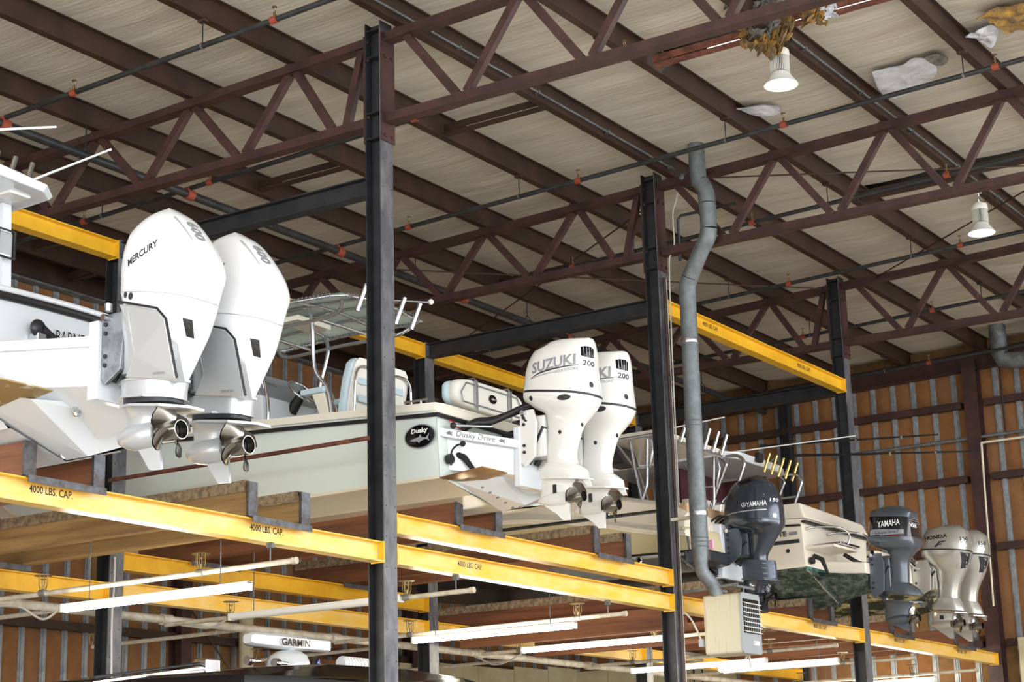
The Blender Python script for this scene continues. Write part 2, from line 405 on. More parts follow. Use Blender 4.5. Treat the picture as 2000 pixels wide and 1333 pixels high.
# ------------------------------------------------------------------ rack columns
ZT = 9.957; ZL1, ZL2, ZL3 = 4.37, 4.679, 8.243; HB = .198
CW = .205
def column(x, y, top, label, plates):
    t = thing('rack_column', label, 'column', (x+CW/2, y+CW/2, 0), 'rack columns')
    x0, x1, y0, y1 = x, x+CW, y, y+CW
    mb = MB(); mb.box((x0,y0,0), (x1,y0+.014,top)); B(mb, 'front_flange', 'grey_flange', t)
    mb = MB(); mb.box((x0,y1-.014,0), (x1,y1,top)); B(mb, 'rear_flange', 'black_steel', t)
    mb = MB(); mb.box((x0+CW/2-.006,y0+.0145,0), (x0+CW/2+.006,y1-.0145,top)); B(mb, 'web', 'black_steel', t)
    # punched bolt holes along the flange edges
    mb = MB(); z = 2.6
    while z < min(top, 9.0)-.1:
        for xx in (x0+.03, x1-.03): mb.cyl((xx,y0-.001,z), (xx,y0+.004,z), .009, n=6)
        z += .305
    B(mb, 'bolt_holes', 'dark_trim', t)
    if plates:
        for z in (9.87,9.56,8.93,8.64):
            mb = MB(); mb.box((x0+.004,y0+.016,z-.006), (x0+CW/2-.008,y1-.016,z+.006)); B(mb, 'stiffener', 'black_steel', t)
        mb = MB(); mb.box((x0-.004,y0-.018,8.60), (x1+.02,y0-.001,9.82)); B(mb, 'end_plate', 'maroon', t)
        mb = MB(); mb.box((x0-.004,y1+.001,8.60), (x1+.004,y1+.018,9.82)); B(mb, 'end_plate', 'maroon', t)
        for z in (9.76,9.55,8.90,8.66):
            for xx in (x0+.05, x1-.035):
                mb = MB(); mb.cyl((xx,y0-.018,z), (xx,y0-.04,z), .02, n=6); B(mb, 'bolt', 'maroon', t)
            mb = MB(); mb.cyl((x0+.03,y1-.014,z), (x0+.03,y1-.034,z), .018, n=6); B(mb, 'bolt', 'maroon', t)
    return t
nm = ['far left', 'nearest', 'second', 'third']
column(PX[1], YF, ZT, 'nearest tall dark steel rack column, left of the white twin outboards marked 200', True)
c2 = column(PX[2], YF, ZT, 'tall dark steel rack column beside the round grey flue pipe', True)
lettering('24', (PX[2]+.12,YF,6.24), (1,0,0), (0,0,1), .07, .07, 'lbl_white', c2, 'row_number', bold=.03, off=.004)
column(PX[3], YF, ZT-.03, 'tall dark steel rack column in front of the end wall, behind the cream boat', True)
column(PX[1], YR, ZL3+.02, 'rear rack column behind the big white twin outboards, under the yellow beam end', False)
column(PX[2], YR, ZL3+.02, 'rear rack column just right of the nearest column, left of the stern backrest cushion', False)
column(PX[3], YR, ZL3+.02, 'rear rack column mostly hidden behind the column by the flue pipe', False)
# ------------------------------------------------------------------ roof trusses
ZB0 = 8.9076
def truss(x, label, xa=4.77, yend=19.9):
    t = thing('roof_truss', label, 'truss', (x+.1, 11, ZB0), 'roof trusses')
    xc = x+.1
    zt = lambda y: zb(y)-.055
    zl = lambda y: ZB0+.0039*(y-11)-.05
    for ya, yb in ((-3.5,YF-.02),(YF+CW+.02,yend)):
        mb = MB(); mb.bar((xc,ya,zt(ya)), (xc,yb,zt(yb)), .10, .105); mb.bar((xc,ya,zt(ya)-.05), (xc,yb,zt(yb)-.05), .15, .012); B(mb, 'top_chord', 'maroon', t)
        mb = MB(); mb.bar((xc,ya,zl(ya)), (xc,yb,zl(yb)), .10, .10); mb.bar((xc,ya,zl(ya)-.05), (xc,yb,zl(yb)-.05), .14, .012); B(mb, 'bottom_chord', 'maroon', t)
    def diag(y1, y2):       # top y1 to bottom y2, an open channel
        p = V((xc,y1,zt(y1)-.05)); q = V((xc,y2,zl(y2)+.05)); d = (q-p).normalized(); n = V((1,0,0)).cross(d).normalized()
        mb = MB(); mb.bar(p-V((.03,0,0)), q-V((.03,0,0)), .012, .085, n)
        mb.bar(p+n*.038, q+n*.038, .075, .010, n); mb.bar(p-n*.038, q-n*.038, .075, .010, n); B(mb, 'diagonal', 'maroon', t)
    y = 10.72
    diag(10.72, 10.08)
    yt = 9.27
    while yt > -2: diag(yt+.05, yt+.69); diag(yt-.05, yt-.69); yt -= 1.5
    diag(11.31, 11.52)
    yt = 12.27
    while yt < 19.4: diag(yt-.05, yt-(.55 if yt < 12.3 else .69)); diag(yt+.05, yt+.69 if yt < 19 else yt+.5); yt += 1.5
    for yt in [p for p in PUR if -3 < p < 19.5]:
        mb = MB(); mb.box((xc-.05,yt-.02,zb(yt)-.002), (xc+.05,yt+.09,zb(yt)+.01)); B(mb, 'purlin_cleat', 'maroon', t)
truss(PX[1], 'nearest maroon roof truss, bolted to the head of the nearest column')
truss(PX[2], 'maroon roof truss bolted to the column beside the flue pipe')
truss(PX[3], 'farthest maroon roof truss, near the end wall')
# ------------------------------------------------------------------ black tie beams front column to rear column
for i, lb in ((1,'black steel tie beam behind the big white outboards, nearest column'),(2,'black steel tie beam above the white outboards marked 200'),(3,'black steel tie beam in front of the end wall, by the upper yellow beam')):
    x = PX[i]+CW/2; mb = MB(); mb.ibeam((x,YF+CW+.002,ZL3-.10), (x,YR+CW+.03,ZL3-.10), .2, .15); tag(B(mb, 'tie_beam', 'black_steel'), lb, 'beam', 'black tie beams')
# thin stop pipes between the columns, beside the hulls
for i, lb in ((1,'thin brown stop pipe along the pale sea green hull'),(2,'thin dark stop pipe crossing the tan hull under the white propellers'),(3,'thin stop pipe beside the cream boat hull')):
    mb = MB(); mb.cyl((PX[i]+.0,YF+CW-.02,5.44), (PX[i]+.0,YR+.05,5.46), .023, n=10); tag(B(mb, 'stop_pipe', 'rust' if i == 1 else 'pipe_black', None, 60), lb, 'pipe')
# ------------------------------------------------------------------ yellow beams
def ybeam(i, y, ztop, label, mat='yellow', marks=(), xa=None, xb=None, wear=False):
    xa = PX[i]+CW+.002 if xa is None else xa; xb = PX[i+1]-.002 if xb is None else xb
    yc = y+.075; zc = ztop-HB/2
    t = thing('rack_beam', label, 'beam', ((xa+xb)/2, yc, ztop-HB), 'yellow rack beams')
    mb = MB(); mb.bar((xa,yc,zc), (xb,yc,zc), .010, HB-.024); B(mb, 'web', mat, t)
    mb = MB(); mb.bar((xa,yc,ztop-.006), (xb,yc,ztop-.006), .15, .012); B(mb, 'top_flange', 'yellow', t)
    mb = MB(); mb.bar((xa,yc,ztop-HB+.006), (xb,yc,ztop-HB+.006), .15, .012); B(mb, 'bottom_flange', mat, t)
    for x in (xa, xb-.014):
        mb = MB(); mb.box((x,y-.004,ztop-HB-.01), (x+.014,y+.16,ztop+.006)); B(mb, 'end_plate', 'yellow', t)
    for x, faded in marks:
        lettering('4000 LBS. CAP.', (x,yc-.006,zc+.03), (1,0,0), (0,0,1), .46, .062, 'stencil' if not faded else 'saddle_steel', t, bold=.012, off=.001)
    return t
ybeam(0, YF, ZL1, 'yellow front beam stencilled 4000 LBS CAP under the big white outboards', 'yellow_worn_glare', [(10.14,0),(12.75,0)])
ybeam(1, YF, ZL2, 'upper of two yellow front beams, with the bunk brackets, right of the nearest column', 'yellow_worn_glare')
ybeam(1, YF, ZL1, 'lower of two yellow front beams right of the nearest column', 'yellow_worn_glare', [(16.0,1)])
ybeam(2, YF, ZL1, 'yellow front beam behind the hanging heater', 'yellow_worn_glare', [(24.85,1)])
ybeam(3, YF, ZL1, 'farthest yellow front beam, running to the end wall post', 'yellow_worn_glare', [(27.85,1),(30.6,1)], xb=32.225)
ybeam(2, YF, ZL3, 'high yellow beam stencilled 4000 LBS CAP right of the flue pipe', 'yellow', [(21.9,0),(24.9,0)])
ybeam(0, YR, ZL3, 'high yellow rear beam ending at the column left of the tilted white outboard cowl', 'yellow')
ybeam(1, YR, ZL3, 'high yellow rear beam behind the boat canopy', 'yellow')
ybeam(2, YR, ZL3, 'high yellow rear beam behind the stern backrest and the cowl marked 200', 'yellow')
ybeam(3, YR, ZL3-.9, 'high yellow rear beam end by the row of gold rod holders', 'yellow', xb=32.24)
ybeam(0, YR, ZL1-.05, 'yellow rear beam low at the left edge of the picture', 'yellow')
ybeam(1, YR, ZL2, 'upper yellow rear beam behind the bright tube light at left', 'yellow')
ybeam(1, YR, ZL1-.02, 'lower yellow rear beam behind the bright tube light at left', 'yellow_worn_glare')
ybeam(2, YR, ZL1-.02, 'yellow rear beam behind the two crossing tube lights in the middle', 'yellow_worn_glare')
ybeam(3, YR, ZL1-.02, 'yellow rear beam end seen below the heater', 'yellow', xb=32.24)
# ------------------------------------------------------------------ wooden bunks with steel ends, one pair for each berth
def bunk(c, ztop, wood, label, y1=15.6, h=.29, dx=.37, cap=True):
    t = thing('boat_bunk', label, 'bunk', (c, YF+.07, ztop), 'boat bunks on the rack beams')
    for yy in (YF-.03, YR-.03):
        mb = MB(); mb.box((c-.415,yy,ztop+.002), (c+.415,yy+.2,ztop+.012)); mb.box((c-.416,yy-.013,ztop-.045), (c+.416,yy-.001,ztop+.013)); B(mb, 'saddle_plate', 'saddle_steel', t)
    for s in (-1, 1):
        x = c+s*dx
        poly = [(x-.048,YF+.03,ztop+.014),(x+.048,YF+.03,ztop+.014),(x+.048,YF+.03,ztop+h*(.88 if s < 0 else 1)),(x-.048,YF+.03,ztop+h*(1 if s < 0 else .88))]
        mb = MB(); mb.prism(poly, (0,y1-YF-.03,0)); B(mb, 'plank', wood, t)
        if cap:
            mb = MB(); mb.prism([(x-.06,YF+.05,ztop+h-.09),(x-.054,YF+.05,ztop+h-.09),(x-.054,YF+.05,ztop+h+.004),(x+.054,YF+.05,ztop+h+.004),(x+.054,YF+.05,ztop+h-.09),(x+.06,YF+.05,ztop+h-.09),(x+.062,YF+.05,ztop+h+.014),(x-.062,YF+.05,ztop+h+.014)], (0,y1-YF-.1,0)); B(mb, 'carpet_cap', 'carpet', t)
        mb = MB(); mb.box((x-.062,YF-.0,ztop+.013), (x+.062,YF+.028,ztop+h)); mb.box((x+.05,YF+.029,ztop+.014), (x+.061,YF+.11,ztop+h-.001)); B(mb, 'end_angle', 'saddle_steel', t)
bunk(10.22, ZL1, 'wood_red', 'wooden bunk pair under the big twin outboard boat at left', cap=False)
bunk(12.85, ZL1, 'wood_tan', 'empty tan wooden bunk pair left of the nearest column', h=.33)
bunk(16.10, ZL2, 'wood_red', 'red-brown wooden bunk pair under the pale sea green boat', cap=False)
bunk(18.90, ZL2, 'wood_red', 'empty bunk pair with carpeted tops in front of the tan hull', h=.33)
bunk(22.0, ZL1, 'wood_red', 'bunk pair under the dark-bottomed tan boat, behind the heater')
bunk(24.80, ZL1, 'wood_red', 'bunk pair under the cream boat with the green stained bottom')
bunk(27.80, ZL1, 'wood_red', 'bunk pair under the far boat with the two silver outboards')
bunk(30.60, ZL1, 'wood_red', 'empty bunk pair nearest the end wall', h=.28, cap=False)
# wooden cross bearers lying on the lower rear beams, seen from below
for c, lb in ((21.0,'weathered wooden bearer above the middle tube light'),(22.9,'red-brown wooden bearer behind the flue pipe elbow')):
    mb = MB(); mb.box((c-.04,YF+.2,ZL1-.36), (c+.04,14.7,ZL1-.07)); tag(B(mb, 'bearer', 'wood_red'), lb, 'timber')
# ------------------------------------------------------------------ outboard motors
def sect(yF, zF, yA, zA, hw, ex=2.6, n=36):
    yc = (yF+yA)/2; a = (yF-yA)/2; L = []
    for k in range(n):
        t = 2*PI*k/n; c = math.cos(t); s = math.sin(t)
        y = a*math.copysign(abs(c)**(2/ex), c); x = hw*math.copysign(abs(s)**(2/ex), s)
        f = (y+a)/(2*a) if a > 1e-6 else .5
        L.append((x, yc+y, zA+(zF-zA)*f))
    return L
def interp(rows, n):
    """smooth resampling of section rows by Catmull-Rom"""
    out = []
    for i in range(len(rows)-1):
        p0 = rows[max(i-1,0)]; p1 = rows[i]; p2 = rows[i+1]; p3 = rows[min(i+2,len(rows)-1)]
        for k in range(n):
            t = k/n; out.append(tuple(.5*((2*b)+(c-a)*t+(2*a-5*b+4*c-d)*t*t+(3*b-a-3*c+d)*t**3) for a,b,c,d in zip(p0,p1,p2,p3)))
    return out+[rows[-1]]
KV = 0.
def body(rows, n=4, raw=False):
    """rows (front y, front z, aft y, aft z, half width, roundness); outline lengths are measured along the oblique
    viewing direction, so the half length is reduced by what the half width adds to the silhouette"""
    out = []
    for r in rows:
        yF, zF, yA, zA, hw, ex = [float(v) for v in r]; yc = (yF+yA)/2; am = (yF-yA)/2
        if raw or KV == 0: a_ = am
        else:
            q = ex/(ex-1); v = am**q-(hw*KV)**q; a_ = max(v, (am*.30)**q)**(1/q)
        k = a_/am; zc = (zF+zA)/2
        out.append((yc+a_, zc+(zF-zc)*k, yc-a_, zc+(zA-zc)*k, hw, ex))
    mb = MB(); mb.loft([sect(*r) for r in interp(out, n)]); return mb
def propeller(t, c, r, rh, L, mat, nb=3, phase=.3, pitch=-.75):
    """axis along y; hub from c aft"""
    p = B(MB().lathe(c, [(rh*.7,.02),(rh,0),(rh*1.04,-L*.5),(rh*.95,-L),(rh*.86,-L),(rh*.8,-L*.6),(.001,-L*.6)], 20, (0,1,0)), 'propeller', mat, t, 50)
    mb = MB()
    for b in range(nb):
        a0 = phase+2*PI*b/nb; g = []
        for i in range(7):
            f = i/6; rr = rh*.8+(r-rh*.8)*f
            w = (.95*math.sin(PI*min(1,(.16+f*.86)))**.6+.05)*1.0 if f < 1 else .12
            row = []
            for j in range(7):
                s = (j/6-.5)*w
                ang = a0+s*1.25+.15*f; yy = -L*.5+s*r*pitch*(1-.45*f)
                row.append(V((c[0]+rr*math.sin(ang), c[1]+yy, c[2]+rr*math.cos(ang))))
            g.append(row)
        vs = [q for row in g for q in row]; fs = [(i*7+j, (i+1)*7+j, (i+1)*7+j+1, i*7+j+1) for i in range(6) for j in range(6)]
        top = len(vs); vs2 = vs+[q+V((0,.012,0)) for q in vs]
        mb.add(vs2, fs+[tuple(k+top for k in reversed(f)) for f in fs])
    B(mb, 'blades', mat, p, 60)
    B(MB().cyl((c[0],c[1]-L*.6-.004,c[2]), (c[0],c[1]-L*.6-.012,c[2]), rh*.74, n=16), 'hub_core', 'dark_trim', p); return p
def gearcase(t, mat, z, plate=None, bullet=None, skeg=None, leg=None):
    """lower unit: blade-like leg, anti-ventilation plate, torpedo and skeg, one casting"""
    mb = MB()
    mb.loft([sect(*r) for r in interp([tuple(float(v) for v in r) for r in leg], 3)])
    yf, ya, zz, rr = bullet
    mb.loft([[(rr*k*math.cos(2*PI*i/18), y, zz+rr*k*math.sin(2*PI*i/18)) for i in range(18)] for y, k in ((yf,.05),(yf-.04,.45),(yf-.12,.82),(yf-.22,1),(ya+.06,.98),(ya,.86))])
    pts = skeg; mb.loft([[(-.013,y,z) for y, z in pts], [(.013,y,z) for y, z in pts]])
    return B(mb, 'gearcase', mat, t, 45)
def plate(t, mat, yF, yA, zF, zA, w, th=.016, lip=0):
    n = 14; L = []
    for i in range(n+1):
        f = i/n; y = yF+(yA-yF)*f; ww = w*min(1, .35+2.2*f)*(1 if f < .72 else 1-.55*((f-.72)/.28)); L.append((ww, y, zF+(zA-zF)*f))
    mb = MB(); top = [(x,y,z+th/2) for x,y,z in L]+[(-x,y,z+th/2) for x,y,z in reversed(L)]
    bot = [(x,y,z-th/2) for x,y,z in L]+[(-x,y,z-th/2) for x,y,z in reversed(L)]
    mb.loft([bot, top])
    if lip: mb.loft([[(-.012,yA+.09,zA),(.012,yA+.09,zA),(.012,yA+.01,zA),(-.012,yA+.01,zA)], [(-.008,yA+.03,zA-lip),(.008,yA+.03,zA-lip),(.008,yA-.015,zA-lip),(-.008,yA-.015,zA-lip)]])
    return B(mb, 'cavitation_plate', mat, t)
def clamp(t, mat, yF, yB, z0, z1, hw, dark='dark_trim'):
    """transom clamp bracket, swivel and tilt ram"""
    for s in (-1, 1):
        poly = [(s*hw,yF,z1),(s*hw,yF,z0),(s*hw,yF-.05,z0-.05),(s*hw,yB+.03,z0+.05),(s*hw,yB,z1-.14),(s*hw,yB+.04,z1)]
        mb = MB(); mb.prism(poly, (-s*.035,0,0)); B(mb, 'clamp_bracket', mat, t, bevel=.006)
        for z in (z1-.08, z1-.15, z0+.1, z0+.17):
            mb = MB(); mb.cyl((s*hw,yF-.05,z), (s*(hw+.012),yF-.05,z), .018, n=8); B(mb, 'mount_bolt', dark, t)
    mb = MB(); mb.box((-hw*.6,yB-.06,z0+.05), (hw*.6,yF-.02,z1-.06)); B(mb, 'swivel_housing', mat, t, bevel=.02)
    for x in (-hw*.45, hw*.45):
        mb = MB(); mb.cyl((x,yF-.03,z0), (x,yB-.04,z1-.18), .032, n=12); B(mb, 'tilt_ram', dark, t, 50)
    mb = MB(); mb.cyl((-hw-.05,yF-.06,z1-.03), (hw+.05,yF-.06,z1-.03), .026, n=12); B(mb, 'tilt_tube', 'chrome', t, 50)
def dot(t, surf, y, z, r, mat, name='vent_plug', ray=(1,0,0), x=0, stretch=1., u=(0,-1,0), v=(0,0,1)):
    n = 20; vs = [V((0,0,0))]+[V((math.cos(2*PI*k/n)*stretch, math.sin(2*PI*k/n), 0)) for k in range(n)]
    fs = [(0,k+1,(k+1)%n+1) for k in range(n)]
    return lettering('', (x,y,z), u, v, 2*r*stretch, 2*r, mat, t, name, surf=surf, ray=ray, off=.004, flat=(vs, fs, 2*stretch, 2))
def quad(t, surf, pts, mat, name, ray=(1,0,0), x=0, div=6, off=.004):
    """decal given by four or more (y,z) corners as a strip: pairs of points, dropped on the surface"""
    vs = []; n = len(pts)//2
    a = catmull([(x,p[0],p[1]) for p in pts[:n]], div); b = catmull([(x,p[0],p[1]) for p in reversed(pts[n:])], div)
    m = len(a); k = 4
    for i in range(m):
        for j in range(k+1): vs.append(a[i]+(b[i]-a[i])*j/k)
    fs = [(i*(k+1)+j, (i+1)*(k+1)+j, (i+1)*(k+1)+j+1, i*(k+1)+j+1) for i in range(m-1) for j in range(k)]
    return lettering('', (0,0,0), (0,1,0), (0,0,1), 1, 1, mat, t, name, surf=surf, ray=ray, off=off, flat=([V((p.y, p.z, 0)) for p in vs], fs, 1, 1)) if x == 0 else None

# ---- white motors lettered SUZUKI, 200. origin: y 9.70, z 4.60
def suzuki():
    global KV
    KV = .616
    t = thing('outboard_motor', '', 'outboard motor', (0,0,0), 'outboard motors')
    cowl = B(body([(-.30,1.845,-.40,1.83,.06,2.2),(.06,1.865,-.425,1.79,.17,2.3),(.28,1.812,-.447,1.691,.232,2.5),(.377,1.717,-.454,1.582,.26,2.7),(.433,1.582,-.461,1.441,.275,2.8),(.468,1.402,-.479,1.258,.285,2.8),(.471,1.378,-.48,1.222,.286,2.8)], 5), 'cowl', 'motor_suz', t, 50)
    B(body([(.475,1.380,-.484,1.224,.289,2.8),(.475,1.358,-.484,1.202,.289,2.8)], 1), 'cowl_seam', 'dark_trim', t, 50)
    low = B(body([(.471,1.357,-.48,1.20,.286,2.8),(.462,1.283,-.452,1.147,.275,2.7),(.36,1.205,-.41,1.09,.235,2.5),(.21,1.111,-.348,1.031,.18,2.4),(.189,1.01,-.26,.946,.14,2.4),(.188,.877,-.202,.823,.112,2.5),(.204,.714,-.158,.666,.10,2.5),(.217,.60,-.172,.55,.10,2.5)], 5), 'midsection', 'motor_suz', t, 50)
    KV = 0.
    B(body([(.22,.60,-.175,.555,.105,2.6),(.27,.565,-.24,.50,.115,2.6),(.285,.52,-.27,.47,.115,2.6),(.29,.46,-.28,.40,.10,2.6)], 2), 'adaptor', 'motor_suz', t, 40)
    plate(t, 'motor_suz', .29, -.30, .455, .385, .13, .018, .075)
    gearcase(t, 'motor_suz', 0, bullet=(.34,-.04,.225,.075), skeg=[(.28,.19),(.10,.07),(.035,.0),(-.04,-.005),(-.05,.19)], leg=[(.27,.45,-.12,.40,.07,2.2),(.28,.38,-.08,.35,.045,2.1),(.30,.26,-.05,.23,.04,2.1),(.30,.2,-.045,.19,.04,2.1)])
    propeller(t, (0,-.045,.225), .19, .062, .17, 'prop_steel', 3, .5)
    clamp(t, 'motor_suz', .42, .22, .62, 1.16, .17)
    B(MB().tube(catmull([(-.1,.34,1.2),(-.17,.40,1.16),(-.17,.35,1.05),(-.13,.30,1.08),(-.12,.28,1.15)],5), .012, 8), 'hose_loop', 'cable_black', t, 60)
    lettering('SUZUKI', (0,-.055,1.575), (0,-1,.07), (0,0,1), .50, .12, 'lbl_grey', t, 'lettering', .03, surf=cowl, ray=(1,0,0))
    quad(t, cowl, [(.21,1.455),(.05,1.51),(-.33,1.53),(-.33,1.523),(.05,1.492),(.21,1.45)], 'lbl_dark', 'swoosh')
    quad(t, cowl, [(.21,1.45),(.05,1.475),(-.1,1.478),(-.1,1.474),(.05,1.466),(.21,1.446)], 'lbl_grey', 'swoosh')
    lettering('FOUR STROKE', (0,-.21,1.485), (0,-1,.07), (0,0,1), .24, .03, 'lbl_grey', t, 'lettering', .01, .3, surf=cowl, ray=(1,0,0))
    lettering('200', (-.10,-.40,1.555), (.80,-.60,.0), (0,0,1), .16, .06, 'lbl_dark', t, 'lettering', .02, .1, surf=cowl, ray=(.60,.80,0))
    lettering('', (-.11,-.40,1.675), (.80,-.60,.0), (0,0,1), .16, .115, 'glass_dark', t, 'air_intake', surf=cowl, ray=(.60,.80,0), flat=([V(p) for p in ((-1,-.8,0),(-.4,-1,0),(.4,-1,0),(1,-.9,0),(1,.7,0),(.5,1,0),(-.5,1,0),(-1,.8,0))], [(0,1,6,7),(1,2,5,6),(2,3,4,5)], 2, 2))
    for i in range(4):
        f = -.05+.034*i
        lettering('', (-.11+f*.8,-.40-f*.6,1.675), (.80,-.60,.0), (0,0,1), .006, .10, 'heater_grey', t, 'intake_vane', surf=cowl, ray=(.60,.80,0), off=.008, flat=([V(p) for p in ((-1,-1,0),(1,-1,0),(1,1,0),(-1,1,0))], [(0,1,2,3)], 2, 2))
    dot(t, cowl, .09, 1.765, .04, 'glass_dark', 'top_vent', ray=(.6,-.2,-.77), x=-.16, stretch=2.2, u=(.1,-1,.12), v=(.6,0,.8))
    dot(t, low, .22, 1.25, .024, 'dark_trim'); dot(t, low, -.18, 1.20, .028, 'dark_trim', 'latch', stretch=2.6); dot(t, low, -.03, .885, .02, 'dark_trim'); dot(t, low, -.30, .95, .018, 'dark_trim', ray=(.8,.6,0), x=-.1)
    dot(t, cowl, -.40, 1.33, .03, 'lbl_dark', 'badge', ray=(.5,.86,0), x=-.08, u=(.86,-.5,0))
    mb = MB(); mb.box((-.052,.08,.28), (-.042,.12,.37)); B(mb, 'water_intake', 'dark_trim', t)
    return t
# ---- tall white V12 motors lettered MERCURY, 600. origin: y 9.60, z 4.26
def mercury():
    global KV
    KV = .975
    t = thing('outboard_motor', '', 'outboard motor', (0,0,0), 'outboard motors')
    cowl = B(body([(-.04,2.022,-.12,2.008,.05,2.4),(.16,1.988,-.323,1.888,.15,2.6),(.345,1.892,-.482,1.724,.225,2.8),(.422,1.755,-.596,1.555,.265,3.0),(.453,1.618,-.645,1.409,.285,3.0),(.456,1.50,-.61,1.30,.29,3.0),(.452,1.40,-.575,1.19,.29,3.0)], 5), 'cowl', 'motor_white', t, 28)
    B(body([(.454,1.402,-.577,1.192,.2912,3.0),(.454,1.398,-.577,1.188,.2912,3.0)], 1), 'cowl_seam', 'lbl_grey', t)
    low = B(body([(.452,1.397,-.575,1.187,.29,3.0),(.40,1.27,-.54,1.09,.28,3.0),(.22,1.10,-.49,.98,.25,3.0),(.10,.95,-.43,.90,.215,3.0),(.0,.80,-.355,.80,.165,3.),(-.08,.65,-.25,.635,.09,3.)], 4), 'lower_cowl', 'motor_white', t, 28)
    KV = 0.
    mid = B(body([(.30,1.28,.05,1.25,.2,3.),(.30,1.15,-.05,1.08,.22,3.2),(.28,.95,-.08,.9,.2,3.2),(.34,.75,-.14,.68,.16,3.2)], 3), 'midsection', 'motor_silver', t, 35)
    for s in (-1, 1):
        if s > 0: poly = [(.285,.185,1.245),(.29,.09,1.215),(.27,.0,1.15),(.25,-.04,1.0),(.17,-.04,.62),(.185,.20,.695),(.235,.065,.83),(.275,.085,1.05)]
        else: poly = [(s*.285,.185,1.245),(s*.305,.09,1.215),(s*.307,-.23,1.115),(s*.302,-.305,1.03),(s*.205,-.335,.60),(s*.185,.20,.695),(s*.235,.065,.83),(s*.275,.085,1.05)]
        inner = [(p[0]-s*.16,p[1]+.05,p[2]) for p in poly]
        mb = MB(); mb.loft([inner, poly]); B(mb, 'side_panel', 'motor_silver', t, bevel=.008)
        if s < 0: mb = MB(); mb.tube([(s*.29,.19,1.262),(s*.311,.09,1.232),(s*.313,-.235,1.132),(s*.307,-.325,1.035),(s*.208,-.352,.60)], .010, 6); B(mb, 'panel_edge', 'rubber', t, 60)
    lettering('VERADO', (-.207,-.17,.665), (-.08,-1,-.12), (.2,0,1), .14, .022, 'lbl_grey', t, 'lettering', .01, off=.008)
    B(body([(.36,.70,-.21,.65,.16,3.),(.35,.64,-.20,.585,.155,3.),(.35,.57,-.20,.50,.15,3.)], 2), 'swivel_section', 'motor_silver', t, 35)
    plate(t, 'motor_silver', .40, -.22, .70, .645, .17, .018); plate(t, 'motor_silver', .40, -.12, .575, .52, .17, .016)
    B(body([(.34,.565,-.18,.515,.13,3.),(.34,.525,-.18,.475,.13,3.)], 1), 'steering_joint', 'dark_trim', t)
    plate(t, 'motor_silver', .38, -.36, .515, .405, .18, .02)
    gearcase(t, 'motor_silver', 0, bullet=(.45,.02,.27,.105), skeg=[(.24,.20),(.10,.005),(-.02,-.005),(-.0,.20)], leg=[(.37,.51,-.12,.44,.12,2.4),(.36,.44,-.06,.41,.075,2.2),(.36,.36,0,.33,.06,2.2),(.38,.28,.0,.26,.05,2.2)])
    propeller(t, (0,.01,.27), .215, .078, .22, 'prop_steel', 4, .85)
    clamp(t, 'galv', .46, .22, .72, 1.22, .19)
    B(MB().cyl((-.2,.38,1.24), (-.2,.38,1.30), .03, n=14), 'filler_cap', 'chrome', t, 50)
    lettering('MERCURY', (0,-.03,1.61), (0,-1,.40), (0,.25,1), .31, .062, 'lbl_dark', t, 'lettering', .02, surf=cowl, ray=(1,0,0))
    lettering('600', (-.03,-.38,1.80), (.0,-.58,-.82), (1,0,0), .21, .115, 'lbl_grey', t, 'lettering', .04, surf=cowl, ray=(.1,.80,-.58))
    lettering('', (-.14,-.33,1.80), (.0,-.66,-.75), (1,0,.2), .30, .022, 'lbl_silver', t, 'stripe', surf=cowl, ray=(.45,.6,-.65), flat=([V(p) for p in ((-1,-1,0),(1,-.3,0),(1,.3,0),(-1,1,0))], [(0,1,2,3)], 2, 2))
    dot(t, low, .13, 1.31, .024, 'dark_trim'); dot(t, low, .065, 1.285, .028, 'lbl_dark')
    lettering('', (-.19,-.45,1.01), (.70,-.71,0), (-.05,.25,1), .075, .12, 'black_gloss', t, 'cowl_latch', surf=low, ray=(.71,.70,0), flat=([V(p) for p in ((-.8,-1,0),(.8,-1,0),(1,1,0),(-1,1,0))], [(0,1,2,3)], 2, 2))
    return t
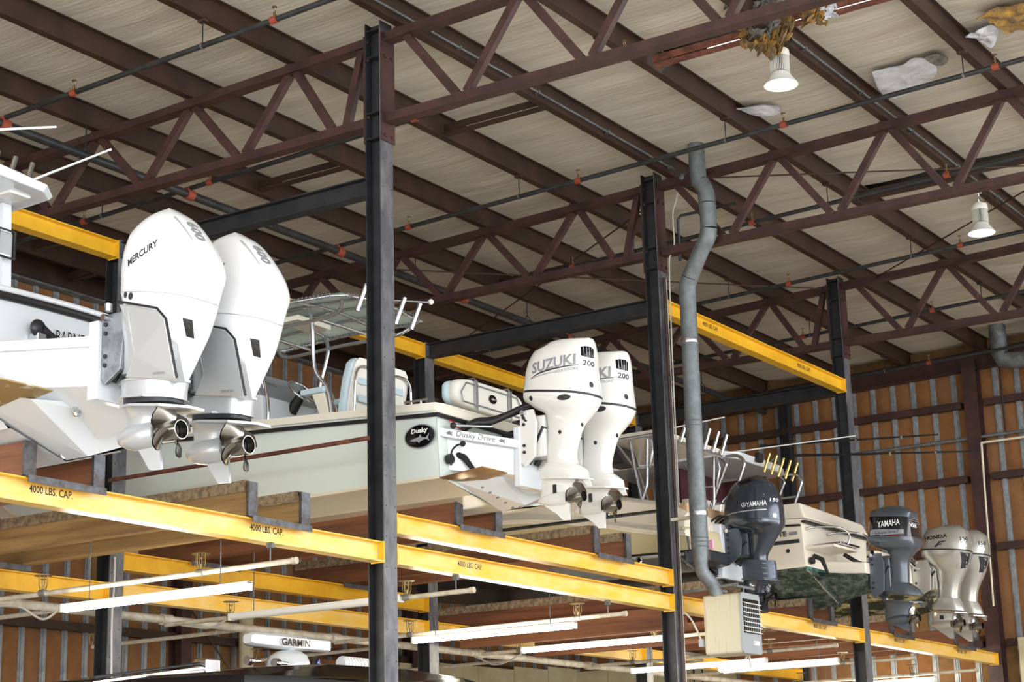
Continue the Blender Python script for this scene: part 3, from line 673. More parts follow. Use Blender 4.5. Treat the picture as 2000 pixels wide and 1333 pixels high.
# ---- charcoal motor lettered YAMAHA, 150. origin: y 10.60, z 4.23
def yamaha150():
    global KV
    KV = .483
    t = thing('outboard_motor', '', 'outboard motor', (0,0,0), 'outboard motors')
    cowl = B(body([(-.045,1.812,-.132,1.801,.05,2.2),(.104,1.784,-.23,1.742,.14,2.3),(.255,1.735,-.327,1.663,.195,2.4),(.351,1.639,-.376,1.551,.23,2.5),(.419,1.499,-.423,1.399,.255,2.5),(.455,1.301,-.435,1.20,.268,2.5),(.457,1.27,-.436,1.17,.269,2.5)], 5), 'cowl', 'motor_grey', t, 50)
    low = B(body([(.459,1.265,-.437,1.165,.271,2.5),(.45,1.20,-.425,1.11,.262,2.5),(.34,1.13,-.39,1.06,.22,2.5),(.125,1.06,-.34,1.0,.16,2.4),(.098,.98,-.295,.94,.135,2.4),(.096,.88,-.23,.85,.115,2.4),(.097,.77,-.162,.743,.10,2.4),(.12,.70,-.16,.66,.09,2.4)], 5), 'midsection', 'motor_grey', t, 50)
    KV = 0.
    B(body([(.20,.71,-.25,.66,.10,2.6),(.22,.62,-.26,.575,.10,2.6),(.22,.48,-.26,.43,.095,2.6)], 2), 'adaptor', 'motor_grey2', t, 40)
    for z in (.66,.60,.53,.47): plate(t, 'motor_grey2', .215, -.25, z, z-.045, .11, .012)
    plate(t, 'motor_grey2', .23, -.29, .455, .40, .12, .018, .07)
    gearcase(t, 'motor_grey', 0, bullet=(.28,-.08,.20,.07), skeg=[(.22,.15),(.02,.02),(-.03,-.01),(-.11,.0),(-.11,.16)], leg=[(.215,.45,-.16,.40,.07,2.2),(.22,.36,-.11,.33,.05,2.1),(.24,.22,-.08,.2,.04,2.1)])
    propeller(t, (0,-.085,.20), .185, .06, .15, 'motor_black', 3, .2)
    clamp(t, 'motor_grey2', .38, .13, .70, 1.12, .17)
    lettering('YAMAHA', (0,-.15,1.395), (0,-1,.03), (0,0,1), .27, .066, 'lbl_white', t, 'lettering', .008, surf=cowl, ray=(1,0,0))
    ring = [V((math.cos(2*PI*k/24)*r, math.sin(2*PI*k/24)*r, 0)) for r in (1,.86) for k in range(24)]
    lettering('', (0,.026,1.395), (0,-1,.03), (0,0,1), .066, .066, 'lbl_white', t, 'emblem', surf=cowl, ray=(1,0,0), flat=(ring, [(k,(k+1)%24,24+(k+1)%24,24+k) for k in range(24)], 2, 2))
    for a in (PI/2, PI/2+2*PI/3, PI/2+4*PI/3):
        d = V((math.cos(a), math.sin(a), 0)); e = V((-d.y, d.x, 0))
        lettering('', (0,.026,1.395), (0,-1,.03), (0,0,1), .066, .066, 'lbl_white', t, 'emblem', surf=cowl, ray=(1,0,0), flat=([e*.07, d*.85+e*.1, d*.85-e*.1, -e*.07], [(0,1,2,3)], 2, 2))
    quad(t, cowl, [(.30,1.295),(.05,1.318),(-.28,1.315),(-.28,1.298),(.05,1.305),(.30,1.29)], 'lbl_silver', 'stripe')
    lettering('150', (-.13,-.36,1.435), (.7,-.71,0), (0,0,1), .14, .05, 'lbl_white', t, 'lettering', .03, .15, surf=cowl, ray=(.71,.7,0))
    dot(t, cowl, -.36, 1.225, .03, 'lbl_silver', 'badge', ray=(.75,.66,0), x=-.15, u=(.66,-.75,0))
    dot(t, cowl, .02, 1.69, .045, 'black_gloss', 'top_vent', ray=(.7,-.1,-.7), x=-.15, stretch=2.8, u=(.05,-1,.05), v=(.6,0,.8))
    quad(t, low, [(-.20,1.13),(-.26,1.14),(-.32,1.14),(-.32,1.10),(-.26,1.095),(-.20,1.09)], 'dark_trim', 'latch')
    return t
# ---- square black and grey motor lettered YAMAHA, V200. origin: y 9.70, z 4.12
def yamaha200():
    global KV
    KV = .393
    t = thing('outboard_motor', '', 'outboard motor', (0,0,0), 'outboard motors')
    B(body([(.187,1.771,-.135,1.733,.10,4.),(.382,1.723,-.288,1.647,.19,4.2),(.41,1.68,-.295,1.605,.23,4.6),(.425,1.635,-.298,1.555,.242,5.)], 3), 'cowl_cap', 'motor_steel', t, 35)
    cowl = B(body([(.4255,1.633,-.2985,1.553,.243,5.),(.445,1.50,-.315,1.41,.258,5.),(.466,1.36,-.325,1.275,.264,5.)], 2), 'cowl', 'motor_black', t, 35)
    low = B(body([(.47,1.358,-.328,1.273,.267,4.6),(.477,1.29,-.329,1.205,.264,4.2),(.36,1.20,-.297,1.14,.22,3.6),(.18,1.121,-.225,1.081,.14,3.),(.165,.994,-.127,.965,.105,2.6),(.172,.84,-.11,.81,.095,2.6),(.182,.69,-.1,.66,.09,2.6)], 4), 'midsection', 'motor_steel', t, 40)
    KV = 0.
    B(body([(.17,.70,-.11,.66,.10,2.6),(.27,.62,-.24,.555,.11,2.8),(.28,.54,-.27,.47,.11,2.8)], 2), 'adaptor', 'motor_steel', t, 40)
    plate(t, 'motor_steel', .29, -.285, .435, .375, .12, .018, .065)
    gearcase(t, 'motor_steel', 0, bullet=(.31,-.04,.17,.068), skeg=[(.31,.34),(.30,.17),(.05,.03),(-.01,.0),(-.04,.0),(-.04,.16)], leg=[(.29,.46,-.13,.39,.07,2.2),(.29,.35,-.09,.31,.045,2.1),(.31,.2,-.05,.18,.035,2.1)])
    propeller(t, (0,-.045,.165), .175, .055, .16, 'prop_steel', 3, .1)
    clamp(t, 'motor_steel', .42, .19, .52, 1.10, .17)
    lettering('YAMAHA', (0,.045,1.495), (0,-1,.03), (0,0,1), .33, .09, 'lbl_white', t, 'lettering', .012, surf=cowl, ray=(1,0,0))
    quad(t, cowl, [(.34,1.37),(.28,1.43),(-.17,1.385),(-.17,1.325),(.28,1.335),(.34,1.355)], 'lbl_grey', 'side_flash')
    lettering('Saltwater Series II', (0,.08,1.372), (0,-1,.0), (0,0,1), .36, .045, 'lbl_dark', t, 'lettering', .0, .3, surf=cowl, ray=(1,0,0), off=.006)
    quad(t, cowl, [(.36,1.342),(.2,1.325),(-.17,1.31),(-.17,1.303),(.2,1.318),(.36,1.335)], 'red', 'red_pinstripe')
    lettering('V200', (-.08,-.30,1.45), (1,-.05,0), (0,0,1), .22, .06, 'lbl_white', t, 'lettering', .03, .1, surf=cowl, ray=(.0,1,0))
    for i in range(4):
        lettering('', (.0,-.30,1.58-.03*i), (1,0,0), (0,0,1), .36, .010, 'lbl_grey', t, 'louvre_slot', surf=cowl, ray=(0,1,0), off=.004, flat=([V((-1+.25*(k//2), -1+2*(k%2), 0)) for k in range(18)], [(2*k,2*k+2,2*k+3,2*k+1) for k in range(8)], 2, 2))
    dot(t, low, .22, 1.235, .015, 'dark_trim')
    return t
# ---- silver motors lettered HONDA, 150. origin: y 10.03, z 4.23
def honda():
    global KV
    KV = .365
    t = thing('outboard_motor', '', 'outboard motor', (0,0,0), 'outboard motors')
    cowl = B(body([(-.016,1.738,-.245,1.713,.07,2.4),(.20,1.712,-.34,1.655,.17,2.7),(.30,1.67,-.385,1.60,.215,2.9),(.375,1.556,-.412,1.472,.25,3.1),(.408,1.395,-.413,1.31,.266,3.2)], 5), 'cowl', 'motor_honda', t, 45)
    B(body([(.412,1.393,-.417,1.308,.269,3.2),(.412,1.373,-.417,1.288,.269,3.2)], 1), 'cowl_seam', 'dark_trim', t, 50)
    low = B(body([(.408,1.372,-.413,1.287,.266,3.2),(.40,1.278,-.37,1.2,.25,2.9),(.28,1.15,-.33,1.09,.20,2.6),(.20,1.05,-.29,1.,.155,2.5),(.17,.865,-.193,.831,.115,2.5),(.185,.72,-.145,.69,.10,2.5),(.20,.63,-.135,.60,.095,2.5)], 5), 'midsection', 'motor_honda', t, 45)
    KV = 0.
    B(body([(.20,.63,-.14,.595,.10,2.6),(.30,.535,-.19,.48,.105,2.6),(.31,.46,-.21,.40,.10,2.6)], 2), 'adaptor', 'motor_honda', t, 40)
    plate(t, 'motor_honda', .31, -.25, .43, .365, .12, .018, .07)
    gearcase(t, 'motor_honda', 0, bullet=(.36,.02,.225,.072), skeg=[(.30,.19),(.12,.05),(.06,.0),(0,-.005),(0,.18)], leg=[(.31,.42,-.07,.37,.065,2.2),(.32,.34,-.02,.31,.045,2.1),(.34,.2,.02,.18,.035,2.1)])
    propeller(t, (0,.015,.225), .17, .058, .2, 'prop_steel', 3, .4)
    clamp(t, 'motor_honda', .52, .22, .70, 1.22, .17)
    lettering('HONDA', (0,.07,1.54), (0,-1,.03), (0,0,1), .37, .062, 'black_gloss', t, 'lettering', .03, surf=cowl, ray=(1,0,0))
    F = [V(p) for p in ((-1,-.7,0),(-.2,.9,0),(1,1,0),(.6,.55,0),(.0,.45,0),(-.2,.1,0),(.4,.15,0),(.2,-.2,0),(-.35,-.25,0),(-.6,-.75,0))]
    lettering('', (0,.0,1.42), (0,-1,.0), (0,0,1), .2, .10, 'lbl_dark', t, 'emblem', surf=cowl, ray=(1,0,0), flat=(F, [(0,1,4,5),(1,2,3,4),(0,5,8,9),(5,6,7,8)], 2, 2))
    lettering('150', (-.15,-.35,1.48), (.7,-.71,0), (0,0,1), .14, .065, 'lbl_dark', t, 'lettering', .03, surf=cowl, ray=(.71,.7,0))
    dot(t, cowl, -.35, 1.38, .028, 'lbl_white', 'badge', ray=(.75,.66,0), x=-.15, u=(.66,-.75,0))
    quad(t, low, [(-.29,1.275),(-.28,1.15),(-.24,1.03),(-.29,1.04),(-.34,1.16),(-.37,1.26)], 'dark_trim', 'side_flash')
    dot(t, low, .02, .79, .03, 'motor_honda', 'flush_port', stretch=2.2)
    mb = MB(); mb.box((-.052,.12,.30), (-.042,.18,.37)); B(mb, 'water_intake', 'dark_trim', t)
    return t
def place(t, x, y, z, label): t.location = (x,y,z); t['label'] = label; return t
m = mercury(); place(m, 9.85, 9.60, 4.26, 'tall wedge-shaped white outboard nearest the left edge, in front of its twin')
place(copy_tree(m), 10.60, 9.60, 4.26, 'tall wedge-shaped white outboard half hidden behind its twin, left of the nearest column')
m = suzuki(); place(m, 15.75, 9.70, 4.60, 'rounded white outboard marked 200 with big silver lettering, in front of its twin')
place(copy_tree(m), 16.45, 9.70, 4.60, 'rounded white outboard marked 200 half hidden behind its twin, left of the flue pipe')
place(yamaha150(), 21.95, 10.60, 4.23, 'rounded charcoal outboard marked 150 right of the flue pipe')
place(yamaha200(), 24.70, 9.70, 4.12, 'boxy black and grey outboard with a red pinstripe on the cream boat')
m = honda(); place(m, 27.45, 10.03, 4.23, 'silver outboard marked 150, in front of its twin near the end wall')
place(copy_tree(m), 28.12, 9.98, 4.23, 'silver outboard half hidden behind its twin, nearest the end wall post')
# ------------------------------------------------------------------ boats
def hull(t, xc, st, side, bottom, deck, under=None, rail=None, railw=.03, railoff=.06, transom=None, raked=0.):
    """st: stations (y, half_sheer, z_sheer, half_chine, z_chine, z_keel) from stern to bow"""
    rows = interp([tuple(float(v) for v in r) for r in st], 4)
    ns = 5
    for s, nmn in ((-1,'port'),(1,'starboard')):
        mb = MB(); g = []
        for (y,hs,zs,hc,zc,zk) in rows:
            row = []
            for k in range(ns+1):
                f = k/ns; fl = f**1.25
                row.append((xc+s*(hc+(hs-hc)*fl), y, zc+(zs-zc)*f))
            g.append(row)
        n = len(g); mb.add([p for r in g for p in r], [(i*(ns+1)+k, (i+1)*(ns+1)+k, (i+1)*(ns+1)+k+1, i*(ns+1)+k+1) for i in range(n-1) for k in range(ns)]); B(mb, 'hull_side', side, t, 50)
        mb = MB(); g = []
        for (y,hs,zs,hc,zc,zk) in rows:
            # keel, lifting strake, chine flat, chine
            g.append([(xc,y,zk),(xc+s*hc*.48,y,zk+(zc-zk)*.42),(xc+s*hc*.50,y,zk+(zc-zk)*.40),(xc+s*hc*.54,y,zk+(zc-zk)*.50),(xc+s*hc*.90,y,zk+(zc-zk)*.86),(xc+s*hc*.93,y,zk+(zc-zk)*.84),(xc+s*hc,y,zc-.03),(xc+s*hc,y,zc)])
        m = 8; mb.add([p for r in g for p in r], [(i*m+k, (i+1)*m+k, (i+1)*m+k+1, i*m+k+1) for i in range(n-1) for k in range(m-1)]); B(mb, 'hull_bottom', bottom, t, 30)
        if rail:
            mb = MB(); mb.tube([(xc+s*(hs+.012),y,zs-railoff) for (y,hs,zs,hc,zc,zk) in rows], railw, 8); B(mb, 'rub_rail', rail, t, 60)
    # transom
    y,hs,zs,hc,zc,zk = rows[0]
    q = .985; mb = MB(); mb.prism([(xc,y+.002,zk+.02),(xc+hc*q,y+.002,zc-.012),(xc+hc*q,y+.002,zc),(xc+hs*q,y+.002,zs),(xc-hs*q,y+.002,zs),(xc-hc*q,y+.002,zc),(xc-hc*q,y+.002,zc-.012)], (0,.05,0)); B(mb, 'transom', transom or side, t)
    # deck edge band
    mb = MB(); a = [(xc-r[1],r[0],r[2]) for r in rows]+[(xc+r[1],r[0],r[2]) for r in reversed(rows)]
    b = [(p[0],p[1],p[2]+.035) for p in a]
    n = len(rows)
    vs = []; fs = []
    for r in rows: vs += [(xc-r[1]-.01,r[0],r[2]-.05),(xc-r[1]-.005,r[0],r[2]+.03),(xc-r[1]*.86,r[0],r[2]+.045),(xc+r[1]*.86,r[0],r[2]+.045),(xc+r[1]+.005,r[0],r[2]+.03),(xc+r[1]+.01,r[0],r[2]-.05)]
    for i in range(n-1):
        for k in range(5): fs.append((i*6+k, (i+1)*6+k, (i+1)*6+k+1, i*6+k+1))
    fs.append((0,1,2,3,4,5)); mb = MB(); mb.add(vs, fs); B(mb, 'deck', deck, t, 30)
def rodholder(t, p, d, L, mat='alu', r=.024, name='rod_holder'):
    p = V(p); d = V(d).normalized(); B(MB().cyl(p, p+d*L, r, n=12), name, mat, t, 50)
def trimtab(t, x0, x1, y0, y1, z0, z1, mat):
    mb = MB(); mb.prism([(x0,y0,z0),(x1,y0,z0),(x1-.03,y1,z1),(x0+.02,y1,z1)], (0,0,-.012)); tb = B(mb, 'trim_tab', mat, t)
    xm = (x0+x1)/2; B(MB().tube([(xm,y0,z0+.28),(xm,y0-.12,z0+.22),(xm,(y0+y1)/2-.02,z0+.03)], [.035,.035,.02], 10), 'tab_ram', 'rubber', t, 60)
    B(MB().cyl((xm-.12,y0,z0+.2), (xm-.12,y0-.05,z0+.2), .05, n=14), 'tab_drain', 'rubber', t, 60)

# ---- left boat: white, twin tall outboards
t = thing('motor_boat', 'big white boat at the left edge, with the tall wedge-shaped twin outboards', 'boat', (10.22,14,4.55))
xc = 10.22
hull(t, xc, [(11.0,1.36,5.78,1.22,4.98,4.55),(12.5,1.42,5.82,1.26,5.0,4.55),(14.5,1.40,5.92,1.22,5.06,4.56),(16.5,1.18,6.10,.95,5.25,4.68),(18.,.70,6.28,.45,5.6,5.0),(18.9,.10,6.42,.05,6.1,5.8)], 'gel_white', 'gel_white', 'gel_white', rail='rubber', railw=.028)
# crowned black rub rail across the transom
B(MB().tube([(xc+s*1.37, 10.985, 5.74+.05*(1-(s*s))) for s in [-1,-.8,-.6,-.4,-.2,0,.2,.4,.6,.8,1]], .035, 8), 'transom_rail', 'rubber', t, 60)
B(MB().tube([(xc+s*1.37, 10.99, 5.795+.05*(1-(s*s))) for s in [-1,-.8,-.6,-.4,-.2,0,.2,.4,.6,.8,1]], .03, 8), 'transom_cap', 'gel_white', t, 60)
# engine bracket: shelf, box, sloping underside
def bracket(t, xc, yT, yB, wT, wB, zs, zsB, zb0, zbB, mat, lip=.07, kz=None, kzB=None, under=None, ins=.13):
    mb = MB(); poly = lambda z, zB, e: [(xc-wT-e,yT,z),(xc-wB-e,yB,zB),(xc+wB+e,yB,zB),(xc+wT+e,yT,z)]
    mb.loft([poly(zs-lip,zsB-lip,.0), poly(zs,zsB,.0)]); B(mb, 'bracket_shelf', mat, t, bevel=.012)
    mb = MB(); mb.loft([poly(zb0,zbB,-ins-.03), poly(zs-lip,zsB-lip,-ins)]); B(mb, 'bracket_box', mat, t)
    if kz:
        mb = MB(); a = poly(zb0,zbB,-ins-.03); k0 = (xc,yT,kz); k1 = (xc,yB,kzB)
        mb.add([a[0],a[1],a[2],a[3],k0,k1], [(0,1,5,4),(4,5,2,3),(1,2,5),(0,4,3)]); B(mb, 'bracket_keel', under or mat, t)
bracket(t, xc, 11.0, 10.08, .90, .60, 5.36, 5.32, 5.0, 4.94, 'gel_white', .08, 4.66, 4.74, ins=.05)
B(MB().box((xc-.60,10.055,4.82), (xc+.60,10.16,5.44)), 'motor_mount', 'gel_white', t, bevel=.015)
# hull pad under the bracket with drains
B(MB().loft([[(xc-1.1,11.0,4.93),(xc,11.0,4.56),(xc+1.1,11.0,4.93),(xc,11.0,4.99)], [(xc-.8,10.55,4.86),(xc,10.75,4.56),(xc+.8,10.55,4.86),(xc,10.55,4.95)]]), 'hull_pad', 'gel_white', t)
for x, y, z, r, m in ((xc-.36,10.52,4.83,.045,'chrome'),(xc-.05,10.99,4.60,.04,'chrome')):
    B(MB().lathe((x,y,z), [(r,0),(r,-.02),(r*.6,-.025),(r*.5,-.01)], 16, (0,1,0)), 'drain', m, t, 40)
trimtab(t, 8.88, 9.50, 10.98, 10.36, 4.84, 4.91, 'bronze_old')
B(MB().tube(catmull([(8.9,10.9,5.02),(9.02,10.86,5.16),(9.14,10.86,5.06),(9.1,10.87,4.98),(9.0,10.88,5.08),(9.2,10.9,5.0)],6), .02, 8), 'hose_bundle', 'dark_trim', t, 60)
mbx = MB(); mbx.sphere((xc-.42,10.92,5.56), .075, 14, (1,.6,1)); mbx.tube([(xc-.40,10.92,5.55),(xc-.30,10.92,5.53),(xc-.23,10.92,5.525)], [.06,.035,.012], 10); B(mbx, 'fender_horn', 'dark_trim', t, 60)
B(MB().box((xc-.45,10.88,5.40), (xc-.36,10.99,5.52)), 'ladder_latch', 'chrome', t, bevel=.01)
lettering('BARNEGAT', (xc+.10,10.996,5.575), (1,0,.05), (0,0,1), .52, .11, 'black_gloss', t, bold=-.004, off=.004)
# hardtop seen at the far left, on an arch
B(MB().loft([[(9.35,12.2,7.31),(10.4,12.18,7.32),(10.95,12.2,7.31),(11.12,12.32,7.30),(11.14,13.0,7.29),(11.14,14.5,7.29),(9.35,14.5,7.3)], [(9.35,12.17,7.40),(10.4,12.15,7.41),(10.97,12.17,7.38),(11.16,12.3,7.34),(11.17,13.0,7.36),(11.17,14.5,7.38),(9.35,14.5,7.4)]]), 'hardtop', 'gel_white', t, bevel=.012)
B(MB().box((10.72,12.38,7.285), (10.96,12.58,7.312)), 'courtesy_light', 'lamp_white', t, bevel=.008)
B(MB().loft([[(10.94,12.66,5.75),(11.06,12.66,5.75),(11.06,13.0,5.75),(10.94,13.0,5.75)],[(10.90,12.68,7.30),(11.0,12.68,7.30),(11.0,13.1,7.30),(10.90,13.1,7.30)]]), 'top_leg', 'gel_white', t)
B(MB().tube([(9.5,12.3,7.46),(10.3,12.3,7.47),(10.85,12.3,7.44),(11.0,12.35,7.38)], .022, 8), 'top_rail', 'chrome', t, 60)
for x in (10.44,10.64,10.84): rodholder(t, (x,12.32,7.35), (.05,-.02,.22), .25, 'chrome', .026)
B(MB().box((10.80,12.6,6.76), (10.97,12.66,7.0)), 'speaker', 'lbl_silver', t, bevel=.02)
B(MB().tube([(10.79,12.59,6.75),(10.98,12.59,6.75),(10.98,12.59,7.01),(10.79,12.59,7.01),(10.79,12.59,6.75)], .014, 8), 'speaker_rim', 'rubber', t, 60)
for a, b in (((9.2,11.6,7.2),(9.981,11.0,7.352)),((10.825,12.4,7.38),(10.8,11.2,7.445))):
    B(MB().cyl(a, b, .013, .010, n=8), 'antenna', 'lbl_white', t, 60)

# ---- sea green boat with the canopy
t = thing('motor_boat', 'pale sea green boat with a canopy top behind the nearest column', 'boat', (16.1,14.5,4.86))
xc = 16.1
hull(t, xc, [(10.72,1.17,5.80,1.12,5.08,4.86),(12.2,1.24,5.88,1.17,5.07,4.86),(14.2,1.26,6.0,1.14,5.08,4.87),(16.2,1.08,6.2,.88,5.25,4.95),(17.8,.66,6.4,.42,5.6,5.2),(18.8,.1,6.55,.05,6.2,5.9)], 'gel_sea', 'hull_under', 'gel_cream', rail='rubber', railw=.022, railoff=.10)
B(MB().tube([(xc+s*1.175,10.70,5.70) for s in (-1,-.5,0,.5,1)], .022, 8), 'transom_rail', 'rubber', t, 60)
B(MB().box((xc-1.17,10.68,5.72), (xc+1.17,10.8,5.82)), 'transom_cap', 'gel_cream', t, bevel=.02)
bracket(t, xc, 10.72, 10.14, 1.10, .60, 5.58, 5.46, 5.16, 5.10, 'gel_white', .09, 4.92, 5.02)
B(MB().box((xc-.53,10.115,4.98), (xc+.53,10.2,5.60)), 'motor_mount', 'gel_white', t, bevel=.015)
B(MB().loft([[(xc-.9,10.72,5.06),(xc,10.72,4.85),(xc+.9,10.72,5.06),(xc,10.72,5.1)], [(xc-.55,10.35,5.10),(xc,10.42,4.88),(xc+.55,10.35,5.10),(xc,10.35,5.12)]]), 'hull_pad', 'gel_white', t)
for i in range(6):
    x = xc-.62+.14*i; z = 5.02-.035*i if i < 5 else 4.9; B(MB().cyl((x,10.55,z-.02), (x,10.52,z-.02), .009, n=8), 'pad_bolt', 'galv', t)
trimtab(t, xc-1.12, xc-.62, 10.70, 10.20, 5.06, 5.11, 'bronze')
lettering('Dusky Drive', (xc-.862,10.44,5.475), (.653,-.757,-.15), (0,0,1), .40, .075, 'black_gloss', t, bold=0, shear=.2, off=.004)
for k_ in (-.27, .27):
    lettering('', (xc-.862+.653*k_,10.44-.757*k_,5.475-.15*k_), (.653,-.757,-.15), (0,0,1), .07, .06, 'black_gloss', t, 'fish_mark', off=.004, flat=([V(p) for p in ((-1,0,0),(-.3,.6,0),(.2,1,0),(.3,.4,0),(1,.8,0),(.7,0,0),(1,-.8,0),(.2,-.4,0),(-.4,-.5,0))], [(0,1,7,8),(1,2,3),(1,3,5,7),(3,4,5),(5,6,7)], 2, 2))
# oval maker badge with a fish on the hull side
def oval(t, c, u, v, a, b, mat, n=32, off=.004, name='badge'):
    vs_ = [V((0,0,0))]+[V((math.cos(2*PI*k/n), math.sin(2*PI*k/n), 0)) for k in range(n)]
    return lettering('', c, u, v, 2*a, 2*b, mat, t, name, off=off, flat=(vs_, [(0,k+1,(k+1)%n+1) for k in range(n)], 2, 2))
hx = xc-1.163; bu = (-.03,-1,-.0); bv = (-.09,0,1); bc = (hx-.012,10.91,5.50)
oval(t, bc, bu, bv, .20, .125, 'lbl_grey', name='badge_rim'); oval(t, bc, bu, bv, .188, .113, 'black_gloss', off=.008)
lettering('Dusky', (bc[0],bc[1],bc[2]+.052), bu, bv, .22, .066, 'lbl_white', t, bold=.035, shear=.15, off=.014)
fish = [V(p) for p in ((-1,-.05,0),(-.5,.25,0),(-.1,.35,0),(.1,.85,0),(.2,.3,0),(.6,.1,0),(1,.8,0),(.85,0,0),(1,-.6,0),(.6,-.1,0),(.1,-.35,0),(-.1,-.7,0),(-.25,-.35,0),(-.6,-.3,0))]
lettering('', (bc[0],bc[1],bc[2]-.03), bu, bv, .26, .12, 'lbl_silver', t, 'fish_mark', off=.012, flat=(fish, [(0,1,12,13),(1,2,10,12),(2,3,4),(2,4,9,10),(4,5,9),(5,6,7),(5,7,9),(7,8,9),(10,11,12)], 2, 2))
for y, z in ((10.66,5.66),(10.62,5.615)):
    lettering('', (xc-.98+(10.68-y)*2,10.676,z), (1,0,-.1), (0,0,1), .12, .016, 'red', t, 'red_decal', off=.003, flat=([V(p) for p in ((-1,-1,0),(1,-1,0),(1,1,0),(-1,1,0))], [(0,1,2,3)], 2, 2))
# rigging hoses from the transom to the motors
for dx, dz in ((0,0),(.05,.03),(.7,0)):
    B(MB().tube(catmull([(xc-.75+dx,10.68,5.60+dz),(xc-.72+dx,10.55,5.66+dz),(xc-.60+dx,10.40,5.68+dz),(xc-.40+dx,10.12,5.83),(xc-.36+dx,9.98,5.85)],6), .035, 10), 'rigging_hose', 'rubber', t, 60)
B(MB().tube([(xc-1.0,10.62,5.60),(xc-.62,10.4,5.62)], .014, 8), 'steering_rod', 'chrome', t, 60); B(MB().sphere((xc-1.0,10.62,5.60), .035, 10), 'rod_end', 'rubber', t, 60)
B(MB().tube(catmull([(xc-.96,10.5,5.40),(xc-.96,10.6,5.40),(xc-.965,10.67,5.34),(xc-.965,10.68,5.2)],5), .010, 6), 'tab_cable', 'cable_black', t, 60)
B(MB().cyl((xc-.97,10.52,5.40), (xc-.99,10.52,5.40), .03, n=12), 'through_hull', 'rubber', t)
# cleat
c = B(MB().tube([(xc-.98,10.95,5.935),(xc-.98,11.25,5.935)], .014, 8), 'cleat', 'chrome', t, 60)
for y in (11.04,11.16): B(MB().cyl((xc-.98,y,5.86), (xc-.98,y,5.935), .014, n=8), 'cleat_post', 'chrome', c, 60)
# stern backrest: padded cushion with straps, across the boat
bx = [(16.0+.0,11.2,6.12),(17.25,11.2,6.10)]
def pillow(t, name, x0, x1, y, z0, z1, th, mat, e=3.2):
    xc_, zc_ = (x0+x1)/2, (z0+z1)/2; a = (x1-x0)/2; b = (z1-z0)/2; loops = []
    for k, f in ((-1,.9),(-.8,.97),(-.3,1),(.3,1),(.8,.97),(1,.9)):
        L = []
        for i in range(40):
            an = 2*PI*i/40; c = math.cos(an); s = math.sin(an)
            L.append((xc_+a*f*math.copysign(abs(c)**(2/e), c), y+k*th/2, zc_+b*f*math.copysign(abs(s)**(2/e), s)))
        loops.append(L)
    return B(MB().loft(loops), name, mat, t, 60)
pillow(t, 'stern_backrest', 15.93, 17.27, 11.22, 6.05, 6.38, .14, 'seat_white', 4)
pillow(t, 'backrest_pad', 15.90, 17.30, 11.30, 6.06, 6.37, .10, 'seat_blue', 4)
B(MB().tube([(16.03,11.135,6.10),(17.17,11.135,6.10),(17.21,11.135,6.2),(17.1,11.135,6.32),(16.1,11.135,6.32),(16.0,11.135,6.2),(16.03,11.135,6.10)], .008, 6), 'backrest_piping', 'lbl_grey', t, 60)
for x in (16.28,16.95):
    B(MB().tube([(x,11.30,6.40),(x,11.15,6.40),(x,11.13,6.36),(x,11.12,6.10),(x-.05,11.1,5.86)], .012, 6), 'backrest_bar', 'alu', t, 60)
    B(MB().bar((x,11.13,6.07), (x,11.13,6.37), .055, .012, (0,1,0)), 'backrest_strap', 'alu', t)
oval(t, (16.62,11.145,6.22), (1,0,0), (0,0,1), .075, .05, 'black_gloss', name='cushion_badge'); lettering('', (16.62,11.145,6.22), (1,0,0), (0,0,1), .10, .05, 'lbl_silver', t, 'fish_mark', off=.008, flat=(fish, [(0,1,12,13),(1,2,10,12),(2,3,4),(2,4,9,10),(4,5,9),(5,6,7),(5,7,9),(7,8,9),(10,11,12)], 2, 2))
# canopy: canvas on a tube frame, rod holders along its aft edge
ZC = 7.37; cx0, cx1, cy0, cy1 = 15.25, 16.78, 12.2, 14.45
def zc(x, y): u = (x-(cx0+cx1)/2)/((cx1-cx0)/2); v = (y-(cy0+cy1)/2)/((cy1-cy0)/2); return ZC+.06*(1-u*u)+.05*(1-v*v)-.05
nn = 12; g = [(cx0+(cx1-cx0)*i/nn, cy0+(cy1-cy0)*j/nn) for i in range(nn+1) for j in range(nn+1)]
mb = MB(); k = nn+1; top = [(x,y,zc(x,y)+.025) for x, y in g]; bot = [(x,y,zc(x,y)+.015) for x, y in g]
fs = [(i*k+j, (i+1)*k+j, (i+1)*k+j+1, i*k+j+1) for i in range(nn) for j in range(nn)]
mb.add(top+bot, fs+[tuple(q+k*k for q in reversed(f)) for f in fs]); B(mb, 'canopy_canvas', 'canvas', t, 60)
edge = [(cx0+.1,cy0),(cx0+.5,cy0-.02),(cx1-.5,cy0-.02),(cx1-.1,cy0),(cx1,cy0+.15),(cx1+.01,(cy0+cy1)/2),(cx1,cy1-.15),(cx1-.15,cy1),(cx0+.15,cy1),(cx0,cy1-.15),(cx0-.01,(cy0+cy1)/2),(cx0,cy0+.15),(cx0+.1,cy0)]
B(MB().tube([(x,y,zc(x,y)) for x, y in edge], .020, 10), 'canopy_rim', 'alu', t, 60)
for f in (.25,.5,.75):
    x = cx0+(cx1-cx0)*f; B(MB().tube([(x,cy0+(cy1-cy0)*q/8,zc(x,cy0+(cy1-cy0)*q/8)-.006) for q in range(9)], .017, 8), 'canopy_bow', 'alu', t, 60)
for f in (.3,.62,.85):
    y = cy0+(cy1-cy0)*f; B(MB().tube([(cx0+(cx1-cx0)*q/8,y,zc(cx0+(cx1-cx0)*q/8,y)-.012) for q in range(9)], .017, 8), 'canopy_bow', 'alu', t, 60)
mb = MB()
